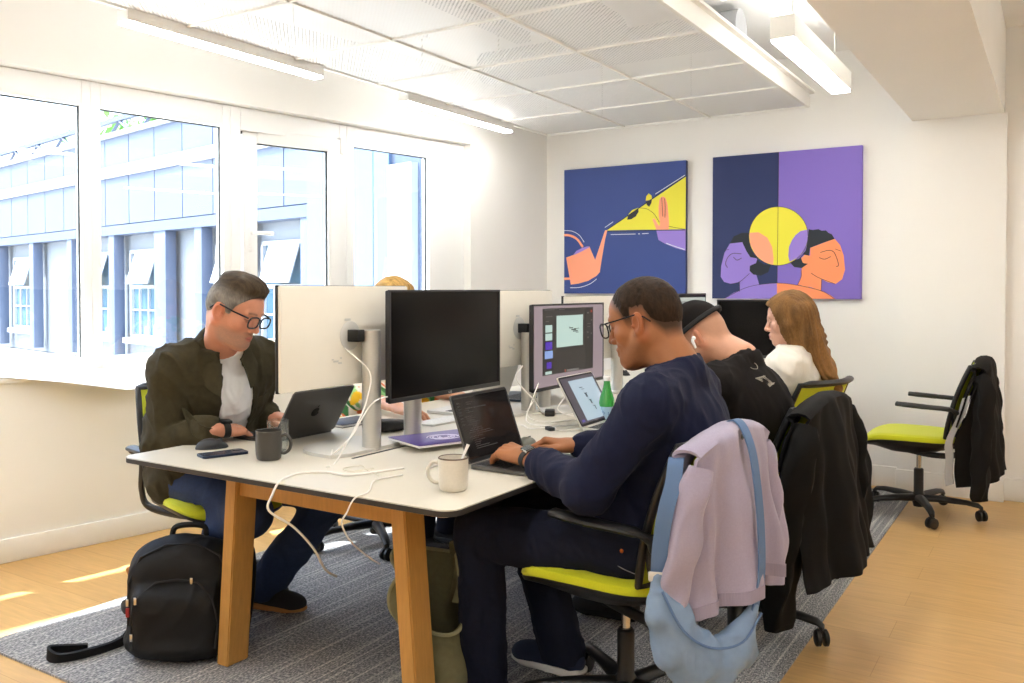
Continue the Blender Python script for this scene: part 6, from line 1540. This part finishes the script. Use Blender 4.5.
cable([(-1.72, 2.10, Z+.003), (-1.76, 2.0, Z+.003), (-1.80, 1.93, Z+.003), (-1.88, 1.93, Z+.003), (-1.94, 1.87, Z+.003), (-1.905, 1.765, Z+.003), (-1.905, 1.735, .69), (-1.912, 1.728, .645), (-1.89, 1.80, .585), (-1.87, 1.86, .51), (-1.90, 1.94, .42), (-1.93, 2.02, .37)], .0036, 'thick white cable hanging over the near table edge in a bow, left one')
cable([(-1.66, 2.02, Z+.003), (-1.68, 1.92, Z+.003), (-1.60, 1.80, Z+.003), (-1.60, 1.745, Z-.004), (-1.615, 1.732, .68), (-1.632, 1.73, .645), (-1.64, 1.78, .58), (-1.68, 1.90, .50), (-1.75, 2.02, .44)], .0024, 'thin white cable hanging over the near table edge, right one')
cable([(-1.80, 2.05, Z+.002), (-1.83, 1.98, Z+.002), (-1.88, 2.0, Z+.002), (-1.86, 2.06, Z+.002), (-1.80, 2.02, Z+.002), (-1.72, 1.98, Z+.002)], .0016, 'thin pale cable end curled on the table before the monitors', mat('beige_cable', rgb(222, 214, 196), .6))
cable([(-1.52, 2.0, Z+.003), (-1.60, 2.06, Z+.003), (-1.66, 2.16, Z+.003), (-1.64, 2.24, Z+.003)], .0026, 'white cable end lying behind the cream mug')

# ------------------------------------------------------------------ clothes hung on the chairs
def drape(chair_loc, deg, mats, label, cat, name, zb=.42, zf=.70, hwid=.245, flare=.03, seed=1, amp=.016, nf=5.0, sleeves=((1, .30, .04), (-1, .36, .0)), wrap=.10, ztop=.885, shift=0.0, thick=.009, hem=None, out=.0, lining=None, slr=(.062, .058, .046)):
    e = empty(name, (*chair_loc, 0.008), radians(deg), label, cat)
    rnd = random.Random(seed); ph_ = [rnd.uniform(0, 6.28) for _ in range(6)]
    xt = back_c(1)[0]
    Lf, Lt, Lb = ztop-zf, .075, ztop-zb; tot = Lf+Lt+Lb
    def fn(u, v):
        uu = 2*u-1; s_ = v*tot
        if s_ < Lf:
            z = zf+s_; vb = (z-.475)/.385; x = back_c(min(vb, 1.0))[0]+.026; d = 1-s_/Lf; sgn = 1
        elif s_ < Lf+Lt:
            a = pi*(s_-Lf)/Lt; x = xt-.012+.038*cos(a); z = ztop+.020*sin(a); d = 0; sgn = 0
        else:
            q = s_-Lf-Lt; z = ztop-q; x = xt-.050-.05*(q/Lb)**.8-out*(q/Lb); d = q/Lb; sgn = -1
        w_ = hwid+flare*d
        f = amp*(.25+.9*d)*(sin(nf*uu*1.9+ph_[0]+1.1*d)+.6*sin(nf*uu*3.3+ph_[1]-1.4*d)+.35*sin(nf*uu*6.1+ph_[2]+2*d))
        f += .004*sin(30*z+4*uu+ph_[3])
        y = w_*uu+.010*sin(9*z+ph_[4])*uu+shift*d
        x2 = x+(f if sgn <= 0 else .3*f)*(1 if sgn else .3)+(wrap*(abs(uu)**3.5) if sgn <= 0 else -.02*abs(uu)**3)*(.2+.8*min(1, d*1.6) if sgn else .12)
        zz = z-(.045*abs(uu)**2.2 if sgn == 0 or d < .2 else .045*abs(uu)**2.2)+.012*d*sin(3.1*uu+ph_[5])
        return (x2, y, zz)
    MB().grid(fn, 64, 60, thick).build('garment_body', mats, e)
    for (s_, zl, dx) in sleeves:
        P0 = Vector((xt-.01, s_*(hwid-.035), ztop-.075)); pts = [P0, P0+Vector((-.02+dx*.3, s_*.035, -.10)), P0+Vector((-.03+dx*.7, s_*.045, -.28)), Vector((xt-.035+dx, s_*(hwid+.012), zl+.06)), Vector((xt-.035+dx, s_*(hwid+.010), zl))]
        C = crom(pts, 9); n_ = len(C); rs = [np.interp(i/(n_-1), [0, .15, .6, .93, 1], [slr[0]*.8, slr[0], slr[1], slr[2], slr[2]*.95]) for i in range(n_)]
        mb = MB(); mb.tube(C, [float(q) for q in rs], 26, flat=((1, .25, 0), .62))
        for vtx in mb.bm.verts:
            c = vtx.co; k = Vector((1, 0, 0)); c.x += .010*sin(c.y*70+c.z*9+ph_[1])+.005*sin(c.z*42+c.y*30+ph_[2]); c.y += .006*sin(c.z*31+c.x*60+ph_[3])
        mb.build('sleeve', mats, e)
    if hem:
        q = MB()
        def fh(u, v):
            a = Vector(fn(u, 1.0)); return (a.x-.001, a.y, a.z+.004-.035*v)
        q.grid(fh, 64, 6, thick*1.25).build('ribbed_hem', hem, e)
    if lining:
        q = MB(); s2 = lining[1]
        def fl(u, v):
            a = Vector(fn(1.0 if s2 > 0 else 0.0, .50+.48*v)); return (a.x+.008+.038*u, a.y+s2*.004-s2*.015*u, a.z-.02*u)
        q.grid(fl, 6, 24, .006).build('lining', lining[0], e)
    return e, fn
M_lilac = mat('lilac_knit', rgb(164, 156, 178), .9, noise=.05, nscale=200, bump=.25, bscale=700, sheen=.2); M_lilac2 = mat('lilac_rib', rgb(154, 146, 166), .9, noise=.06, nscale=90, stretch=(1, 8, .2), bump=.4, bscale=120)
M_coat = mat('black_coat', rgb(11, 10, 9), .8, spec=.2, noise=.12, nscale=40, bump=.15, bscale=400); M_coat2 = mat('charcoal_coat', rgb(21, 18, 15), .85, spec=.2, noise=.10, nscale=50, bump=.15, bscale=500); M_lin = mat('pale_lining', rgb(170, 168, 164), .8)
cd_, fnc = drape((-1.085, 2.36), 176, M_lilac, 'lilac knitted cardigan hung over the back of the nearest chair', 'cardigan', 'cardigan', zb=.50, hwid=.235, flare=.015, seed=4, amp=.019, nf=4.4, sleeves=((1, .345, .10), (-1, .40, -.01)), wrap=.15, hem=M_lilac2, slr=(.060, .055, .040))
for vv in (.60, .70, .82):
    a = Vector(fnc(.985, vv)); MB().lathe([(0, 0), (.008, 0), (.009, .002), (.007, .004), (.004, .003), (0, .003)], a+Vector((.003, .006, 0)), 16, Matrix.Rotation(radians(-90), 3, 'X')).build('button', mat('shell_button', rgb(120, 104, 96), .3), cd_)
drape((-1.02, 3.2), 178, M_coat, 'long black coat hung over the chair of the man in the black cap', 'coat', 'coat', zb=.33, zf=.62, hwid=.27, flare=.05, seed=9, amp=.020, nf=3.4, sleeves=((1, .15, .10), (-1, .34, -.02)), wrap=.13, out=.04, slr=(.085, .08, .068))
drape((-0.665, 5.37), 181, M_coat2, 'charcoal coat with pale lining over the empty chair by the wall', 'coat', 'coat', zb=.28, zf=.60, hwid=.245, flare=.02, seed=14, amp=.014, nf=3.0, sleeves=((1, .17, .03), (-1, .3, 0)), wrap=.19, lining=(M_lin, 1), slr=(.07, .066, .055))
# crossbody bag
M_bag = mat('pale_blue_nylon', rgb(122, 146, 176), .6, noise=.05, nscale=60, bump=.12, bscale=300); M_strap = mat('blue_strap', rgb(88, 116, 156), .7, bump=.2, bscale=500)
bg = empty('crossbody_bag', (-1.085, 2.36, .008), radians(176), 'pale blue crossbody bag hanging by its strap over the lilac cardigan', 'bag')
F = Field((-.56, -.12, .10), (-.10, .44, .62), .0062)
ca = [(-.255, .292, .535), (-.275, .285, .44), (-.31, .25, .345), (-.35, .19, .305), (-.395, .125, .34), (-.42, .075, .43)]; ra = [.018, .050, .064, .062, .046, .018]
for i in range(5): F.add(cone(ca[i], ca[i+1], ra[i], ra[i+1], ((.75, -.6, 0), .60)), .03)
F.offset(lambda P: .004*np.sin(P[..., 1]*70+P[..., 2]*40)+.004*wob(P, 32, 3))
V, Q = F.mesh(); V = smooth_mesh(V, Q, 2); V = V+vnormals(V, Q)*(.0035*(np.clip(1-np.abs(wob(V, 40, 6))*2.4, 0, 1)-.3))[:, None]
link_mesh('bag_body', np_mesh('bag_body', V, Q), M_bag, parent=bg)
def ribbon(pts, wv, th, side, n=9):
    C = crom(pts, n); q = MB(); S = Vector(side).normalized(); rings = []
    for i, c in enumerate(C):
        t = (C[min(i+1, len(C)-1)]-C[max(i-1, 0)]).normalized(); s_ = (S-t*S.dot(t)).normalized(); nn = t.cross(s_)
        rings.append([q.bm.verts.new(c+s_*wv*a+nn*th*b) for a, b in ((-.5, -.5), (.5, -.5), (.5, .5), (-.5, .5))])
    fs = [q.bm.faces.new(rings[0][::-1]), q.bm.faces.new(rings[-1])]
    for i in range(len(C)-1):
        for k in range(4): fs.append(q.bm.faces.new([rings[i][k], rings[i][(k+1) % 4], rings[i+1][(k+1) % 4], rings[i+1][k]]))
    q._fin(fs); return q
ribbon([(-.252, .292, .53), (-.262, .302, .62), (-.275, .30, .71), (-.285, .278, .78), (-.280, .25, .836), (-.262, .20, .83)], .040, .004, (1, .45, 0)).build('strap', M_strap, bg)
ribbon([(-.421, .073, .425), (-.438, .07, .52), (-.435, .065, .64), (-.418, .05, .76), (-.392, .03, .855), (-.345, .0, .912), (-.29, -.01, .895)], .036, .004, (.1, 1, 0)).build('strap', M_strap, bg)
MB().box((-.252, .298, .545), (.022, .006, .012), rotz(.5), .003).build('buckle', M_silver, bg)
zp = MB(); zp.tube(crom([(-.275, .315, .515), (-.325, .30, .425), (-.375, .245, .375), (-.425, .165, .375), (-.445, .085, .43)], 6), .0035, 6); zp.build('zip', M_strap, bg)

# ------------------------------------------------------------------ bags on the floor
M_nyl = mat('black_backpack_nylon', rgb(12, 12, 13), .65, spec=.3, noise=.1, nscale=120, bump=.25, bscale=700)
bpz = radians(-52); bp = empty('backpack', (-2.585, 1.945, .009), bpz, 'black backpack standing on the carpet by the left table leg', 'backpack')
# local: +x faces the camera side, y across
F = Field((-.26, -.30, -.02), (.24, .30, .54), .0065)
F.add(rbox((-.02, 0, .19), (.10, .185, .19), .08), 0); F.add(ell((-.02, 0, .36), (.09, .155, .07)), .05); F.add(rbox((.075, 0, .15), (.06, .15, .13), .055), .025); F.add(ell((.02, .0, .06), (.13, .19, .06)), .03)
F.keep(lambda P: -P[..., 2])
V, Q = F.mesh(); V = smooth_mesh(V, Q, 2); V[:, 0] -= .10*np.clip(V[:, 2]-.2, 0, 1); V = V+vnormals(V, Q)*(.005*wob(V, 18, 2)+.003*(np.clip(1-np.abs(wob(V, 30, 6))*2.4, 0, 1)-.3))[:, None]
V[:, 2] = np.maximum(V[:, 2], 0)*.93
bb_ = link_mesh('pack_body', np_mesh('pack_body', V, Q), M_nyl, parent=bp)
bpy.context.view_layer.update()
def on_pack(y, z, d=.004, x0=.5):
    ok, loc, n, _ = bb_.ray_cast(Vector((x0, y, z)), Vector((-1, 0, 0))); return (loc+n*d) if ok else Vector((.1, y, z))
q = MB(); q.tube([on_pack(y, z) for y, z in [(-.135, .06), (-.142, .14), (-.125, .225), (-.07, .268), (0, .278), (.07, .268), (.125, .225), (.142, .14), (.135, .06)]], .0045, 6); q.build('pocket_zip', M_blackm, bp)
q = MB(); q.tube([on_pack(y, z) for y, z in [(-.165, .12), (-.165, .26), (-.13, .345), (-.05, .38), (.05, .38), (.13, .345), (.165, .26), (.165, .12)]], .0045, 6); q.build('main_zip', M_blackm, bp)
for y, z in ((-.12, .225), (-.165, .20), (.05, .272), (-.135, .10)): MB().box(on_pack(y, z, .006), (.003, .005, .013), None, .002).build('zip_puller', M_chrome, bp)
MB().box(on_pack(-.165, .165, .006), (.003, .006, .016), None, .002).build('red_puller', mat('red_tag', rgb(170, 40, 40), .6), bp)
ht = V[V[:, 2].argmax()]; MB().tube(crom([(ht[0]-.03, -.06, ht[2]-.02), (ht[0]-.04, -.05, ht[2]+.012), (ht[0]-.04, 0, ht[2]+.020), (ht[0]-.04, .05, ht[2]+.012), (ht[0]-.03, .06, ht[2]-.02)], 6), .010, 8).build('haul_handle', M_nyl, bp)
ribbon([(-.10, -.12, .34), (-.15, -.16, .28), (-.14, -.185, .16), (-.10, -.215, .04), (-.05, -.25, .012), (.02, -.33, .010), (.05, -.40, .012), (.03, -.44, .03), (.0, -.40, .022), (-.02, -.33, .014)], .045, .010, (.3, .2, 1)).build('shoulder_strap', M_nyl, bp)
ribbon([(-.08, .16, .38), (-.16, .19, .30), (-.16, .19, .16), (-.10, .18, .03)], .05, .010, (0, 1, 0)).build('shoulder_strap', M_nyl, bp)
# olive canvas tote by the right leg
M_canvas = mat('olive_canvas', rgb(108, 104, 74), .9, noise=.10, nscale=60, bump=.3, bscale=500); M_canvas2 = mat('pale_canvas_binding', rgb(150, 146, 112), .9, bump=.3, bscale=500)
tt_ = empty('tote_bag', (-1.655, 2.20, .009), radians(35), 'olive canvas tote bag slumped open beside the right table leg', 'bag')
def tote(u, v):
    a = 2*pi*u; ex = .55; wx, wy = .085+.02*v, .155-.03*v
    x = wx*math.copysign(abs(cos(a))**ex, cos(a)); y = wy*math.copysign(abs(sin(a))**ex, sin(a)); z = .40*v
    x += .03*sin(3*a+4*v)*v+.02*sin(7*v+a)-.04*v*v; y += .02*sin(5*v+2*a); z += -.17*v*v*max(0, -sin(a-.25))**1.5+.02*v*v*cos(3*a)
    return (x, y, z)
q = MB(); q.grid(tote, 60, 26, .006); q.prism([tote(k/40, 0.0)[:2] for k in range(40)], .006, (0, 0, .0005)); q.build('tote_body', M_canvas, tt_)
MB().tube([tote(k/60, 1.0) for k in range(61)], .006, 8, caps=False).build('edge_binding', M_canvas2, tt_)
ribbon([(.055, -.07, .30), (.075, -.075, .38), (.07, -.05, .45), (.05, .0, .47), (.045, .05, .43), (.06, .08, .33)], .034, .005, (1, .2, 0)).build('handle', M_canvas, tt_)
ribbon([(.09, -.09, .30), (.13, -.06, .20), (.12, .0, .11), (.10, .07, .16), (.09, .09, .29)], .034, .005, (1, .2, 0)).build('handle', M_canvas, tt_)
bx = MB().box((0, 0, .03), (.06, .035, .03), None, .006).build('small_box', mat('dark_red_box', rgb(84, 34, 24), .6), loc=(-1.10, 5.93, .0005)); tag(bx, 'small dark red box on the floor against the back wall', 'box')
